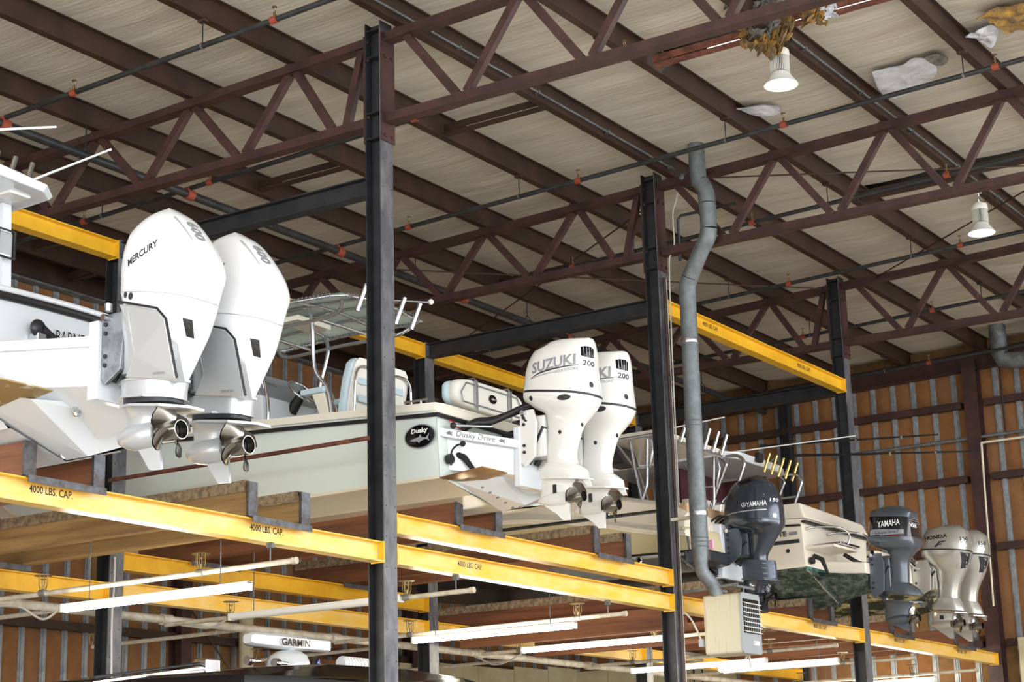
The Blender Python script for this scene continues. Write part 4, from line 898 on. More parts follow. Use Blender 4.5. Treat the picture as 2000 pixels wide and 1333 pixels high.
for i in range(26):
    x = cx0+.12+(cx1-cx0-.24)*i/25
    for y in (cy0,): mb.box((x-.004,y-.023,zc(x,y)-.022), (x+.004,y+.018,zc(x,y)+.024))
for i in range(36):
    y = cy0+.14+(cy1-cy0-.28)*i/35
    for x in (cx0,cx1): mb.box((x-.022,y-.004,zc(x,y)-.022), (x+.022,y+.004,zc(x,y)+.024))
B(mb, 'canopy_lacing', 'lbl_grey', t)['kind'] = 'stuff'
zl = ZC-.17
B(MB().tube(catmull([(cx0+.15,cy0+.1,zl+.12),(cx0+.25,cy0+.3,zl),(cx0+.3,13.3,zl),(cx0+.25,cy1-.3,zl),(cx0+.15,cy1-.1,zl+.12)],5), .022, 8), 'lower_rail', 'alu', t, 60)
B(MB().tube(catmull([(cx1-.05,cy0+.05,zl+.14),(cx1-.12,cy0+.3,zl),(cx1-.15,13.3,zl),(cx1-.12,cy1-.3,zl),(cx1-.05,cy1-.1,zl+.14)],5), .022, 8), 'lower_rail', 'alu', t, 60)
B(MB().tube([(cx0+.3,12.75,zl),(cx1-.15,12.75,zl)], .02, 8), 'cross_rail', 'alu', t, 60); B(MB().tube([(cx0+.3,13.7,zl),(cx1-.15,13.7,zl)], .02, 8), 'cross_rail', 'alu', t, 60)
for x0, x1_ in ((cx0+.3,15.62),(cx1-.15,16.52)):
    for yt, yb in ((12.9,12.62),(13.55,13.5)):
        B(MB().tube(catmull([(x0,yt,ZC-.02),(x0,yt-.05,zl-.05),((x0+x1_)/2,(yt+yb)/2+.08,6.65),(x1_,yb+.05,6.35),(x1_,yb,5.8)],5), .024, 10), 'canopy_leg', 'alu', t, 60)
for x in (15.46,16.16,16.46): rodholder(t, (x,cy0-.06,ZC-.20), (.05,-.12,.35), .32, 'chrome', .03)
B(MB().tube([(15.9,12.3,7.43),(16.8,12.1,7.56)], .009, 8), 'stern_light_pole', 'lbl_grey', t, 60); B(MB().sphere((16.8,12.1,7.565), .035, 10), 'stern_light', 'lbl_white', t, 60)
B(MB().box((15.6,13.1,7.27), (16.2,13.4,7.33)), 'radio_box', 'gel_cream', t, bevel=.01)
# console, screen, wheel
B(MB().loft([[(15.45,13.45,5.8),(16.6,13.45,5.8),(16.6,14.4,5.8),(15.45,14.4,5.8)], [(15.45,13.5,6.42),(16.6,13.5,6.42),(16.6,14.2,6.62),(15.45,14.2,6.62)]]), 'console', 'gel_white', t, bevel=.02)
B(MB().loft([[(15.47,13.5,6.40),(16.4,13.5,6.40),(16.4,13.54,6.40),(15.47,13.54,6.40)], [(15.47,13.72,6.74),(16.4,13.72,6.74),(16.4,13.76,6.74),(15.47,13.76,6.74)]]), 'instrument_screen', 'lbl_grey', t)
lettering('SIMRAD', (15.70,13.62,6.60), (1,0,0), (0,.54,.84), .22, .05, 'lbl_dark', t, bold=.0, off=.02)
wx, wy, wz = 15.98, 13.34, 6.52
ring = [(wx+.2*math.cos(2*PI*k/20), wy+.13*math.sin(2*PI*k/20), wz+.14*math.sin(2*PI*k/20)) for k in range(21)]
wh = B(MB().tube(ring, .014, 8, False), 'steering_wheel', 'chrome', t, 60)
for k in range(5):
    a = 2*PI*k/5; B(MB().cyl((wx,wy,wz), (wx+.2*math.cos(a),wy+.13*math.sin(a),wz+.14*math.sin(a)), .010, n=6), 'spoke', 'chrome', wh, 60)
B(MB().cyl((wx,wy,wz), (wx,13.52,6.32), .05, .07, n=14), 'helm_hub', 'rubber', t, 60)
B(MB().tube(catmull([(16.3,13.42,6.36),(16.28,13.28,6.46),(16.38,13.26,6.50),(16.48,13.3,6.40),(16.48,13.42,6.32)],5), .018, 8), 'throttle', 'chrome', t, 60)
for x in (15.40,16.66): B(MB().tube(catmull([(x,13.4,5.8),(x,13.36,6.2),(x,13.42,6.55),(x,13.5,6.70)],5), .02, 8), 'grab_rail', 'chrome', t, 60)
# helm seats: backrest, armrest, frame
for x in (15.9,16.5):
    L = []
    for z, yy, w in ((6.02,12.62,.20),(6.2,12.58,.24),(6.5,12.52,.24),(6.68,12.49,.21),(6.74,12.48,.14)):
        L.append([(x-w,yy,z),(x-w,yy-.10,z),(x+w,yy-.10,z),(x+w,yy,z)])
    B(MB().loft(L), 'seat_back', 'seat_blue', t, bevel=.03)
    L2 = [[(p[0]*.86+x*.14,p[1]-.035 if i in (1,2) else p[1]-.10,p[2]) for i, p in enumerate(r)] for r in L]
    sb = B(MB().loft(L2), 'seat_shell', 'seat_white', t, bevel=.015)
    for z in (6.28,6.48): B(MB().box((x-.11,12.375,z-.04), (x+.11,12.392,z+.04)), 'shell_slot', 'seat_blue', sb, bevel=.006)
    B(MB().tube(catmull([(x-.22,12.38,5.85),(x-.22,12.36,6.1),(x-.20,12.34,6.55),(x,12.33,6.64),(x+.20,12.34,6.55),(x+.22,12.36,6.1),(x+.22,12.38,5.85)],5), .015, 8), 'seat_frame', 'chrome', t, 60)
    B(MB().box((x-.25,12.6,6.0), (x+.25,13.0,6.12)), 'seat_cushion', 'seat_blue', t, bevel=.04)
    B(MB().loft([[(x-.30,12.62,6.0),(x-.26,12.62,6.0),(x-.26,12.74,6.0),(x-.30,12.74,6.0)], [(x-.30,12.72,6.36),(x-.26,12.72,6.36),(x-.26,12.9,6.36),(x-.30,12.9,6.36)]]), 'armrest_post', 'gel_cream', t, bevel=.01)
    B(MB().box((x-.33,12.70,6.36), (x-.22,13.05,6.43)), 'armrest', 'seat_blue', t, bevel=.025)

# ---- tan boat with the dark bottom
t = thing('motor_boat', 'tan boat with a black bottom between the two columns, carrying the charcoal outboard', 'boat', (22.0,14.,4.62))
xc = 22.0
hull(t, xc, [(11.05,1.16,5.22,1.12,4.99,4.64),(11.6,1.2,5.29,1.15,5.0,4.64),(12.4,1.22,5.47,1.14,5.02,4.64),(13.4,1.22,5.62,1.08,5.06,4.65),(14.6,1.16,5.70,.95,5.12,4.70),(16.2,.86,5.78,.62,5.35,4.9),(17.4,.1,5.86,.05,5.7,5.5)], 'gel_tan', 'gel_black', 'gel_ivory', rail='gel_ivory', railw=.02, railoff=.0, transom='gel_black')
# ivory coaming above the sheer
mb = MB(); L = []
for y, hw, z0, z1 in ((11.1,1.1,5.25,5.50),(11.4,1.14,5.26,5.66),(12.0,1.16,5.40,5.80),(13.2,1.16,5.58,5.86),(14.4,1.06,5.66,5.84),(16.0,.7,5.74,5.84)):
    L.append([(xc-hw,y,z0),(xc-hw*.97,y,z1-.06),(xc-hw*.9,y,z1),(xc+hw*.9,y,z1),(xc+hw*.97,y,z1-.06),(xc+hw,y,z0)])
mb.loft(L); B(mb, 'coaming', 'gel_ivory', t, 40)
for e in (-1, 1):
    B(MB().loft([[(xc+e*.36,11.1,4.80),(xc+e*1.14,11.1,4.80),(xc+e*1.14,11.1,5.0),(xc+e*.36,11.1,5.0)], [(xc+e*.40,10.82,4.84),(xc+e*.98,10.82,4.84),(xc+e*.98,10.82,4.99),(xc+e*.40,10.82,4.99)]]), 'swim_step', 'gel_black', t, bevel=.02)
    B(MB().loft([[(xc+e*.36,11.12,5.0),(xc+e*1.12,11.12,5.0),(xc+e*1.12,11.12,5.3),(xc+e*.36,11.12,5.3)], [(xc+e*.42,10.9,5.0),(xc+e*.96,10.9,5.0),(xc+e*.98,10.95,5.28),(xc+e*.42,10.95,5.28)]]), 'stern_corner', 'gel_tan', t, bevel=.02)
B(MB().box((xc-.3,10.98,4.7), (xc+.3,11.2,5.42)), 'motor_mount', 'gel_white', t, bevel=.02)
B(MB().box((xc-.92,10.80,5.0), (xc-.88,10.86,5.12)), 'pink_tag', 'pink', t)
B(MB().box((xc-.9,11.15,5.44), (xc+.3,11.9,5.66)), 'sun_pad', 'cushion_tan', t, bevel=.05)
for y, z in ((11.74,4.92),(12.2,5.56)): B(MB().lathe((xc-1.165,y,z), [(.05,0),(.05,-.02),(.03,-.025),(.02,.0)], 16, (1,0,0)), 'through_hull', 'chrome', t, 40)
B(MB().tube([(xc-1.13,12.35,5.74),(xc-1.13,12.1,5.735)], .016, 8), 'cleat', 'chrome', t, 60)
lettering('', (xc-1.185,12.62,5.30), (0,-1,0), (-.06,0,1), .30, .10, 'lbl_grey', t, 'compass_mark', off=.012, flat=([V(p) for p in ((-1,0,0),(-.1,-.12,0),(0,-1,0),(.1,-.12,0),(1,0,0),(.1,.12,0),(0,1,0),(-.1,.12,0))], [(0,1,7),(1,2,3),(3,4,5),(5,6,7),(1,3,5,7)], 2, 2))
lettering('ar', (xc-1.185,12.14,5.20), (0,-1,0), (-.06,0,1), .17, .10, 'lbl_grey', t, bold=.02, off=.012)
# rigging on the motor well
for i in range(5):
    B(MB().tube(catmull([(xc-.35+.12*i,11.15,5.42),(xc-.3+.1*i,10.98,5.52),(xc-.2+.06*i,10.85,5.44)],5), .014, 6), 'rigging_cable', 'cable_black', t, 60)
# aluminium tower of this boat with a hard top and rod holders along the aft edge
zt = 6.60
for s in (-1, 1):
    x = xc+s*.95
    B(MB().tube([(x,11.93,zt),(x,11.87,6.17),(x,11.776,5.70)], .022, 8), 'tower_tube', 'alu', t, 60)
    B(MB().tube(catmull([(x,11.66,zt),(x,11.68,6.3),(x,11.698,5.96),(x,11.74,5.84),(x,11.80,5.72)],5), .020, 8), 'tower_tube', 'alu', t, 60)
    B(MB().tube([(x,12.16,zt-.02),(x,11.87,6.18),(x,11.64,6.17),(x,11.58,6.42),(x,11.62,zt)], .018, 8), 'tower_tube', 'alu', t, 60)
    B(MB().tube([(x,12.9,zt),(x,12.75,6.1),(x,12.4,5.75)], .02, 8), 'tower_tube', 'alu', t, 60)
B(MB().loft([[(xc-1.0,11.5,zt),(xc+.85,11.5,zt),(xc+.85,13.2,zt),(xc-1.0,13.2,zt)], [(xc-1.02,11.46,zt+.05),(xc+.87,11.46,zt+.05),(xc+.87,13.25,zt+.05),(xc-1.02,13.25,zt+.05)]]), 'tower_top', 'gel_ivory', t, bevel=.015)
B(MB().tube([(xc-1.02,13.2,zt-.02),(xc-1.02,11.5,zt-.02),(xc+.87,11.5,zt-.02)], .022, 8), 'top_rim', 'alu', t, 60)
for x in (21.62,22.29,22.55,22.80): rodholder(t, (x-.02,11.46,6.57), (.06,-.10,.36), .30, 'alu', .028)
B(MB().loft([[(xc-.75,12.3,zt-.02),(xc-.2,12.3,zt-.02),(xc-.2,12.8,zt-.02),(xc-.75,12.8,zt-.02)], [(xc-.65,12.2,zt-.26),(xc-.25,12.2,zt-.26),(xc-.25,12.5,zt-.26),(xc-.65,12.5,zt-.26)]]), 'radio_box', 'dark_trim', t)
B(MB().cyl((21.3,12.3,6.66), (21.3,10.64,6.74), .012, .009, n=8), 'antenna', 'lbl_white', t, 60)
B(MB().tube([(xc-.95,11.55,5.5),(xc-.95,11.55,6.02)], .02, 8), 'ski_pole', 'galv', t, 60); B(MB().lathe((xc-.95,11.55,6.02), [(.03,0),(.04,.03),(.025,.05),(.035,.08),(.02,.1)], 12), 'ski_pole_head', 'cushion_tan', t, 60)

# ---- cream boat with the stained bottom
t = thing('motor_boat', 'cream boat with a dark green stained bottom and a tower with gold rod holders', 'boat', (24.8,14.,4.57))
xc = 24.8
hull(t, xc, [(10.72,1.16,5.66,1.10,5.02,4.57),(12.2,1.2,5.74,1.12,5.02,4.57),(14.2,1.18,5.86,1.05,5.06,4.58),(16.,.95,6.0,.7,5.25,4.72),(17.2,.5,6.12,.3,5.6,5.05),(17.9,.1,6.2,.05,5.9,5.7)], 'gel_ivory', 'algae', 'gel_ivory', rail='rubber', railw=.016, railoff=.06)
B(MB().loft([[(xc-1.14,10.66,5.70),(xc+1.14,10.66,5.70),(xc+1.14,14.8,5.86),(xc-1.14,14.8,5.86)], [(xc-1.10,10.74,5.93),(xc+1.10,10.74,5.88),(xc+1.08,14.8,6.02),(xc-1.08,14.8,6.02)]]), 'gunwale', 'gel_ivory', t, bevel=.03)
B(MB().box((xc-1.17,10.64,5.635), (xc+1.17,10.70,5.665)), 'transom_rail', 'rubber', t)
B(MB().prism([(xc-1.10,10.712,5.02),(xc,10.712,4.585),(xc+1.1,10.712,5.02)], (0,-.006,0)), 'stained_transom', 'algae', t)
B(MB().box((xc-1.1,10.700,4.985), (xc+1.1,10.712,5.03)), 'waterline_scum', 'algae_edge', t)
B(MB().loft([[(xc-.45,10.72,4.98),(xc+.55,10.72,4.98),(xc+.55,10.72,5.16),(xc-.45,10.72,5.16)], [(xc-.40,10.11,4.94),(xc+.5,10.11,4.94),(xc+.5,10.11,5.10),(xc-.40,10.11,5.10)]]), 'motor_pod', 'gel_ivory', t, bevel=.02)
B(MB().loft([[(xc-.75,10.72,4.98),(xc,10.72,4.62),(xc+.75,10.72,4.98)], [(xc-.42,10.14,4.93),(xc,10.18,4.72),(xc+.5,10.14,4.93)]]), 'pod_bottom', 'algae', t)
B(MB().box((xc-1.05,10.28,5.27), (xc-.25,10.72,5.31)), 'swim_step', 'gel_ivory', t, bevel=.01)
B(MB().box((xc-.95,10.22,5.315), (xc-.3,10.66,5.345)), 'step_ladder', 'chrome', t, bevel=.005)
for x in (xc-1.02, xc-.30): B(MB().tube(catmull([(x+.0,10.70,5.56),(x+.06,10.6,5.58),(x+.2,10.3,5.56),(x+.28,10.18,5.46),(x+.25,10.2,5.32)],5), .014, 8), 'ladder_rail', 'chrome', t, 60)
B(MB().tube(catmull([(xc+.0,10.6,5.3),(xc+.1,10.4,5.16),(xc+.3,10.3,5.18),(xc+.45,10.35,5.36)],6), .03, 8), 'rigging_hose', 'rubber', t, 60)
trimtab(t, xc-1.05, xc-.6, 10.7, 10.36, 4.92, 4.84, 'algae')
lettering('TE', (xc-1.165,11.0,5.50), (0,-1,0), (-.08,0,1), .13, .075, 'lbl_dark', t, bold=.03, off=.012)
B(MB().box((xc-1.172,10.78,5.475), (xc-1.150,10.9,5.52)), 'grey_decal', 'lbl_grey', t)
B(MB().box((xc-1.160,10.76,5.36), (xc-1.135,11.7,5.41)), 'side_stripe', 'lbl_dark', t)
B(MB().lathe((xc-1.145,10.94,5.26), [(.026,0),(.03,-.012),(.02,-.014)], 12, (1,0,0)), 'through_hull', 'dark_trim', t, 40)

# its tower with a maroon cloth screen and gold rod holders
zt = 6.78; xa, xb, ya, yb = 23.8, 26.0, 11.9, 14.1
B(MB().loft([[(xa,ya+.15,zt),(xa+.4,ya,zt),(xb-.4,ya,zt),(xb,ya+.15,zt),(xb,yb,zt),(xa,yb,zt)], [(xa-.02,ya+.1,zt+.08),(xa+.4,ya-.05,zt+.1),(xb-.4,ya-.05,zt+.1),(xb+.02,ya+.1,zt+.08),(xb,yb,zt+.1),(xa,yb,zt+.1)]]), 'tower_top', 'gel_white', t, bevel=.02)
B(MB().box((xa+.45,12.9,6.1), (xb-.25,12.94,zt-.01)), 'cloth_screen', 'maroon_cloth', t)
B(MB().box((xb-.29,12.2,6.1), (xb-.25,12.9,zt-.01)), 'cloth_screen', 'maroon_cloth', t)
for x in (xa+.1, xb-.15):
    B(MB().tube(catmull([(x,12.05,5.80),(x,11.95,5.98),(x,11.70,6.52),(x,11.66,6.66),(x,11.75,6.76),(x,11.95,zt)],5), .024, 8), 'tower_leg', 'alu', t, 60)
    B(MB().tube(catmull([(x,12.36,5.80),(x,12.28,5.98),(x,12.0,6.55),(x,11.95,6.68),(x,12.05,zt)],5), .024, 8), 'tower_leg', 'alu', t, 60)
    for y1_, y2_, z in ((11.75,12.05,6.42),(11.90,12.22,6.10)): B(MB().cyl((x,y1_,z), (x,y2_,z), .018, n=8), 'ladder_rung', 'alu', t, 60)
for i in range(5): rodholder(t, (24.92+.245*i,ya-.06,zt-.10), (.07,-.10,.34), .30, 'gold', .026)
for x in (24.75,26.0): B(MB().box((x-.07,ya-.12,zt+.02), (x+.07,ya-.04,zt+.16)), 'flood_lamp', 'rubber', t, bevel=.015)
for a_, b_ in (((25.8,12.3,7.28),(25.8,9.4,7.06)),((25.8,11.74,7.05),(25.8,8.9,6.74))):
    B(MB().cyl(a_, b_, .020, .012, n=8), 'outrigger', 'cable_black', t, 60)
    for f in (.55,.8): p_ = V(a_)+(V(b_)-V(a_))*f; B(MB().cyl(p_, p_+V((0,-.03,0)), .03, n=8), 'outrigger_ring', 'alu', t, 60)
for z in (6.88,6.95): B(MB().cyl((25.8,12.2,z), (25.8,12.0,z+.15), .02, n=8), 'outrigger_mount', 'alu', t, 60)
B(MB().cyl((24.3,12.3,6.92), (24.6,10.2,6.96), .012, .008, n=8), 'antenna', 'lbl_white', t, 60)
B(MB().box((24.2,12.6,5.8), (25.4,12.88,6.3)), 'cabin', 'gel_ivory', t, bevel=.03)
for i, (y, z) in enumerate(((12.5,6.1),(12.45,6.2),(12.4,6.05))): B(MB().tube(catmull([(24.3+.3*i,y,5.85),(24.3+.3*i,y-.02,z),(24.4+.3*i,y-.1,z+.15)],5), .012, 6), 'rod_rack_hook', 'chrome', t, 60)

# ---- boat with the two silver motors, hull stained
t = thing('motor_boat', 'far boat with a mottled weathered bottom and the two silver outboards', 'boat', (27.8,14.,4.6))
xc = 27.8
hull(t, xc, [(10.9,1.15,5.55,1.10,4.98,4.60),(12.4,1.2,5.62,1.1,5.0,4.6),(14.2,1.15,5.72,1.0,5.06,4.62),(16.,.8,5.86,.55,5.3,4.85),(17.2,.1,6.,.05,5.8,5.6)], 'gel_ivory', 'marl', 'gel_ivory', rail='rubber', railw=.014, transom='gel_ivory')
B(MB().box((xc-.75,10.555,4.95), (xc+.8,10.92,5.42)), 'motor_mount', 'gel_ivory', t, bevel=.02)
B(MB().loft([[(xc-.9,10.9,4.94),(xc,10.9,4.62),(xc+.9,10.9,4.94)], [(xc-.7,10.4,4.94),(xc,10.5,4.70),(xc+.75,10.4,4.94)]]), 'pod_bottom', 'marl', t)
for i in range(7):
    a = rnd.random()*.4; B(MB().tube(catmull([(xc-.72+.1*i,10.75,5.42),(xc-.66+.08*i,10.6,5.52-a*.3),(xc-.55+.05*i,10.48,5.30+a*.2),(xc-.45+.04*i,10.35,5.34)],5), .013, 6), 'rigging_cable', 'cable_black' if i % 2 else 'cable', t, 60)
for i, (y, z) in enumerate(((10.72,5.1),(10.6,5.22),(10.82,5.3))): B(MB().box((xc-.80,y-.05,z-.05), (xc-.745,y+.05,z+.06)), 'rigging_box', 'gel_white' if i else 'dark_trim', t, bevel=.01)

# ---- lower boat, only its black hardtop shows
t = thing('lower_boat', 'black hardtop of a lower boat carrying a white open-array radar', 'boat', (16.3,13.8,2.5))
L = []
for x, z0, z1 in ((13.7,3.20,3.22),(14.3,3.22,3.30),(15.5,3.26,3.40),(16.9,3.28,3.42),(18.0,3.28,3.38),(18.5,3.30,3.32)):
    L.append([(x,12.5,z0-.06),(x,12.6,z1-.05),(x,14.9,z1),(x,15.0,z0)])
B(MB().loft(L), 'hardtop', 'black_gloss', t, bevel=.012)
B(MB().box((14.3,12.7,3.10), (18.2,14.9,3.2)), 'hardtop_trim', 'gel_black', t)
for x in (14.6,16.2,17.8): B(MB().loft([[(x-.08,12.8,2.0),(x+.08,12.8,2.0),(x+.08,13.0,2.0),(x-.08,13.0,2.0)], [(x-.08,13.0,3.12),(x+.08,13.0,3.12),(x+.08,13.2,3.12),(x-.08,13.2,3.12)]]), 'pillar', 'gel_black', t)
B(MB().box((14.5,12.95,2.0), (17.9,13.0,3.10)), 'windscreen', 'glass_dark', t)
B(MB().lathe((16.28,13.8,3.38), [(.24,0),(.25,.1),(.22,.18),(.15,.23),(.07,.25),(.06,.28)], 24), 'radar_base', 'gel_white', t, 50)
B(MB().loft([[(x,13.8+a*sy,3.715+b*sz) for a, b in ((-1,-.7),(-1,.6),(-.6,1),(.6,1),(1,.6),(1,-.7),(.6,-1),(-.6,-1))] for x, sy, sz in ((15.58,.06,.05),(15.62,.085,.075),(16.28,.09,.085),(16.93,.085,.075),(16.97,.06,.05))]), 'radar_array', 'gel_white', t, 40)
lettering('GARMIN', (16.28,13.70,3.705), (1,0,0), (0,0,1), .50, .085, 'stencil', t, bold=.025, off=.016)
lettering('', (16.48,13.55,3.50), (1,0,0), (0,0,1), .06, .06, 'blue', t, 'blue_delta', off=.03, flat=([V(p) for p in ((-1,-1,0),(1,-1,0),(.4,1,0))], [(0,1,2)], 2, 2))
B(MB().cyl((16.85,13.5,3.50), (17.42,13.5,3.50), .07, n=14), 'light_bar', 'gel_white', t, 50)
mb = MB()
for i in range(10): mb.cyl((16.88+.056*i,13.5,3.50), (16.90+.056*i,13.5,3.50), .08, n=14)
B(mb, 'light_bar_fins', 'lbl_white', t)['kind'] = 'stuff'
for x in (15.35,15.8): B(MB().lathe((x,13.6,3.45), [(.05,0),(.055,.06),(.03,.1),(.02,.22)], 12, (1,0,0)), 'horn', 'chrome', t, 50)
for dz, y in ((0,13.4),(-.05,13.35)): B(MB().cyl((14.5,y,3.36+dz), (13.1,13.6,3.15+dz), .018, .014, n=8), 'outrigger', 'lbl_white' if dz else 'dark_trim', t, 60)
B(MB().box((14.4,13.3,3.24), (14.6,13.5,3.40)), 'outrigger_mount', 'chrome', t, bevel=.02)
# ------------------------------------------------------------------ overhead sprinkler pipes
def sprinkler_head(t, p, up=1, guard=False):
    x, y, z = p; h = B(MB().cyl((x,y,z), (x,y,z+.05*up), .014, n=8), 'sprinkler_head', 'brass', t, 60)
    mb = MB()
    for s in (-1, 1): mb.tube([(x+s*.010,y,z+.05*up),(x+s*.022,y,z+.075*up),(x+s*.008,y,z+.105*up)], .004, 5)
    mb.cyl((x,y,z+.105*up), (x,y,z+.110*up), .028, n=12); B(mb, 'deflector', 'brass', h)
    if guard:
        mb = MB()
        for k in range(6):
            a = 2*PI*k/6; mb.tube([(x+.03*math.cos(a),y+.03*math.sin(a),z+.01),(x+.045*math.cos(a),y+.045*math.sin(a),z+.05),(x+.045*math.cos(a),y+.045*math.sin(a),z+.14)], .004, 4)
        mb.lathe((x,y,z+.14), [(.09,0),(.09,.004),(.001,.006)], 16); B(mb, 'head_guard', 'brass', h)
def branch(x, label, heads, hangers, y0=-3.4, y1=19.4, r=.03):
    t = thing('sprinkler_pipe', label, 'pipe', (x, 11, 9.53), 'overhead sprinkler branch pipes')
    z = lambda y: zb(y)-.285
    B(MB().cyl((x,y0,z(y0)), (x,y1,z(y1)), r, n=12), 'pipe', 'pipe_black', t, 60)
    for y in heads:
        B(MB().cyl((x,y-.04,z(y)), (x,y+.04,z(y)), r+.010, n=10), 'tee_fitting', 'orange', t, 60)
        sprinkler_head(t, (x,y,z(y)+r+.004))
    for y in hangers:
        B(MB().cyl((x,y,z(y)+.03), (x,y,zb(y)), .007, n=6), 'hanger_rod', 'dark_trim', t)
        B(MB().box((x-.03,y-.05,zb(y)-.02), (x+.03,y+.05,zb(y)+.014)), 'beam_clamp', 'maroon', t)
        B(MB().lathe((x,y-.012,z(y)), [(r+.006,0),(r+.006,.024)], 12, (0,1,0)), 'hanger_loop', 'galv_dull', t)
bl = ['overhead sprinkler pipe at the top left, nearest the camera', 'overhead sprinkler pipe running just under the nearest truss', 'long overhead sprinkler pipe from the nearest column to the upper right corner',
      'overhead sprinkler pipe under the truss behind the flue pipe', 'overhead sprinkler pipe above the high yellow beam', 'overhead sprinkler pipe under the farthest truss', 'overhead sprinkler pipe nearest the end wall']
for i, x in enumerate((13.07,16.05,19.03,22.01,24.98,27.96,31.2)):
    hd = {0:[11.3,14.15],1:[8.95,11.75,14.9,17.1,6.2],2:[14.05,11.37,8.5,5.9],3:[13.3,10.4,7.6,5.],4:[11.25,8.52,14.1],5:[12.4,10.1,7.4],6:[11.42,8.6]}[i]
    branch(x, bl[i], hd, [6.27,9.27,12.27,16.77])
t = thing('sprinkler_main', 'thick black sprinkler main running left to right under the roof', 'pipe', (16,15.25,9.36))
B(MB().cyl((2,15.25,9.36), (32.3,15.25,9.36), .055, n=14), 'pipe', 'pipe_black', t, 60)
for x in (13.07,16.05,19.03,22.01,24.98,27.96):
    B(MB().cyl((x-.06,15.25,9.36), (x+.06,15.25,9.36), .068, n=12), 'coupling', 'orange', t, 60); B(MB().cyl((x,15.25,9.36), (x,15.25,9.45), .04, n=10), 'riser', 'orange', t, 60)
for x in (14.3,17.6,20.8,23.78,26.7,29.69):
    B(MB().cyl((x,15.25,9.45), (x,15.25,zb(15.25)), .008, n=6), 'hanger_rod', 'dark_trim', t); B(MB().tube([(x,15.19,9.33),(x,15.2,9.41),(x,15.25,9.48),(x,15.3,9.41),(x,15.31,9.33)], .007, 6), 'hanger_loop', 'dark_trim', t)
# ------------------------------------------------------------------ rack level sprinkler pipes under the beams
def rackpipe(x, z, y0, y1, heads, label, hang):
    t = thing('rack_sprinkler_pipe', label, 'pipe', (x,y0,z), 'rack level sprinkler pipes')
    B(MB().cyl((x,y0,z), (x,y1,z-.01), .026, n=10), 'pipe', 'pipe_white', t, 60); B(MB().cyl((x,y0-.03,z), (x,y0+.02,z), .033, n=10), 'end_cap', 'pipe_white', t, 60)
    for y in heads:
        B(MB().cyl((x,y-.04,z), (x,y+.04,z), .036, n=10), 'tee_fitting', 'pipe_grey', t, 60); sprinkler_head(t, (x,y,z+.03), 1, True)
    for y, zt_ in hang:
        B(MB().cyl((x,y,z), (x,y,zt_), .007, n=6), 'hanger_rod', 'galv_dull', t); B(MB().box((x-.02,y-.03,zt_-.05), (x+.02,y+.03,zt_)), 'beam_clamp', 'galv_dull', t)
rackpipe(12.72, 3.98, 10.72, 15.2, [11.85,13.95], 'white rack sprinkler pipe above the bright tube light at left', [(11.0,4.172)])
rackpipe(15.75, 4.0, 10.88, 15.2, [11.72,14.2], 'white rack sprinkler pipe behind the nearest column', [(11.08,4.172)])
rackpipe(18.85, 4.0, 10.86, 15.2, [11.5,13.98], 'white rack sprinkler pipe above the middle tube light', [(11.08,4.172)])
rackpipe(22.15, 4.05, 10.95, 15.2, [12.3,14.5], 'white rack sprinkler pipe just behind the flue column', [(11.08,4.172)])
rackpipe(25.2, 4.05, 11.0, 15.2, [12.05,14.4], 'white rack sprinkler pipe right of the heater', [(11.3,4.35)])
rackpipe(28.2, 4.05, 11.0, 15.2, [12.2,14.4], 'white rack sprinkler pipe left of the third column', [(11.3,4.35)])
rackpipe(30.9, 4.0, 10.95, 15.2, [12.1,14.2], 'white rack sprinkler pipe nearest the end wall', [(11.3,4.35)])
t = thing('rack_sprinkler_main', 'cream sprinkler main running along the rack behind the tube lights', 'pipe', (20,15.2,4.05))
B(MB().cyl((11,15.2,4.05), (32.2,15.2,4.05), .05, n=12), 'pipe', 'pipe_white', t, 60)
for x in (12.72,15.75,18.85,22.15,25.2,28.2): B(MB().cyl((x-.08,15.2,4.05), (x+.08,15.2,4.05), .065, n=12), 'coupling', 'pipe_white', t, 60)
for x, y in ((14.2,17.7),(17.2,17.9),(20.3,17.8),(23.4,17.8)): B(MB().cyl((x,15.2,4.05), (x,y,4.03), .026, n=10), 'rear_arm', 'pipe_white', t, 60); sprinkler_head(t, (x,y,4.05), 1, True)
# ------------------------------------------------------------------ tube lights hanging under the racks
def tubelight(x, ya, yb, z, label, lit=True, hang=True, top=4.386):
    t = thing('tube_light', label, 'strip light', (x,(ya+yb)/2,z), 'tube lights under the racks')
    B(MB().box((x-.04,ya,z+.045), (x+.04,yb,z+.065)), 'housing', 'lamp_white', t, bevel=.006)
    n = 10; L = [[(x+.046*math.cos(PI+PI*k/n),y,z+.03+.046*math.sin(PI+PI*k/n)) for k in range(n+1)]+[(x+.046,y,z+.044),(x-.046,y,z+.044)] for y in (ya+.036,yb-.036)]
    B(MB().loft(L), 'tube' if lit else 'dead_tube', 'tube' if lit else 'lamp_white', t, 60)
    for y in (ya,yb-.035): B(MB().box((x-.042,y,z-.018), (x+.042,y+.035,z+.066)), 'end_cap', 'lamp_white', t, bevel=.005)
    if hang:
        for y in (ya+.35,yb-.35):
            mb = MB(); zz = z+.06
            while zz < top: mb.bar((x,y,zz), (x,y,zz+.028), .003, .012); mb.bar((x,y,zz+.02), (x,y,zz+.048), .012, .003); zz += .04
            B(mb, 'hanging_chain', 'galv_dull', t)
tubelight(12.5, 11.05, 13.42, 3.74, 'bright tube light at the lower left, under the stencilled yellow beam')
tubelight(15.74, 11.78, 14.2, 3.97, 'unlit white tube fixture passing behind the nearest column', lit=False, top=4.69)
tubelight(18.55, 11.35, 13.72, 3.86, 'bright tube light right of the nearest column, under the lower yellow beam', top=4.69)
tubelight(21.63, 11.65, 14.12, 3.96, 'bright tube light passing behind the column by the heater')
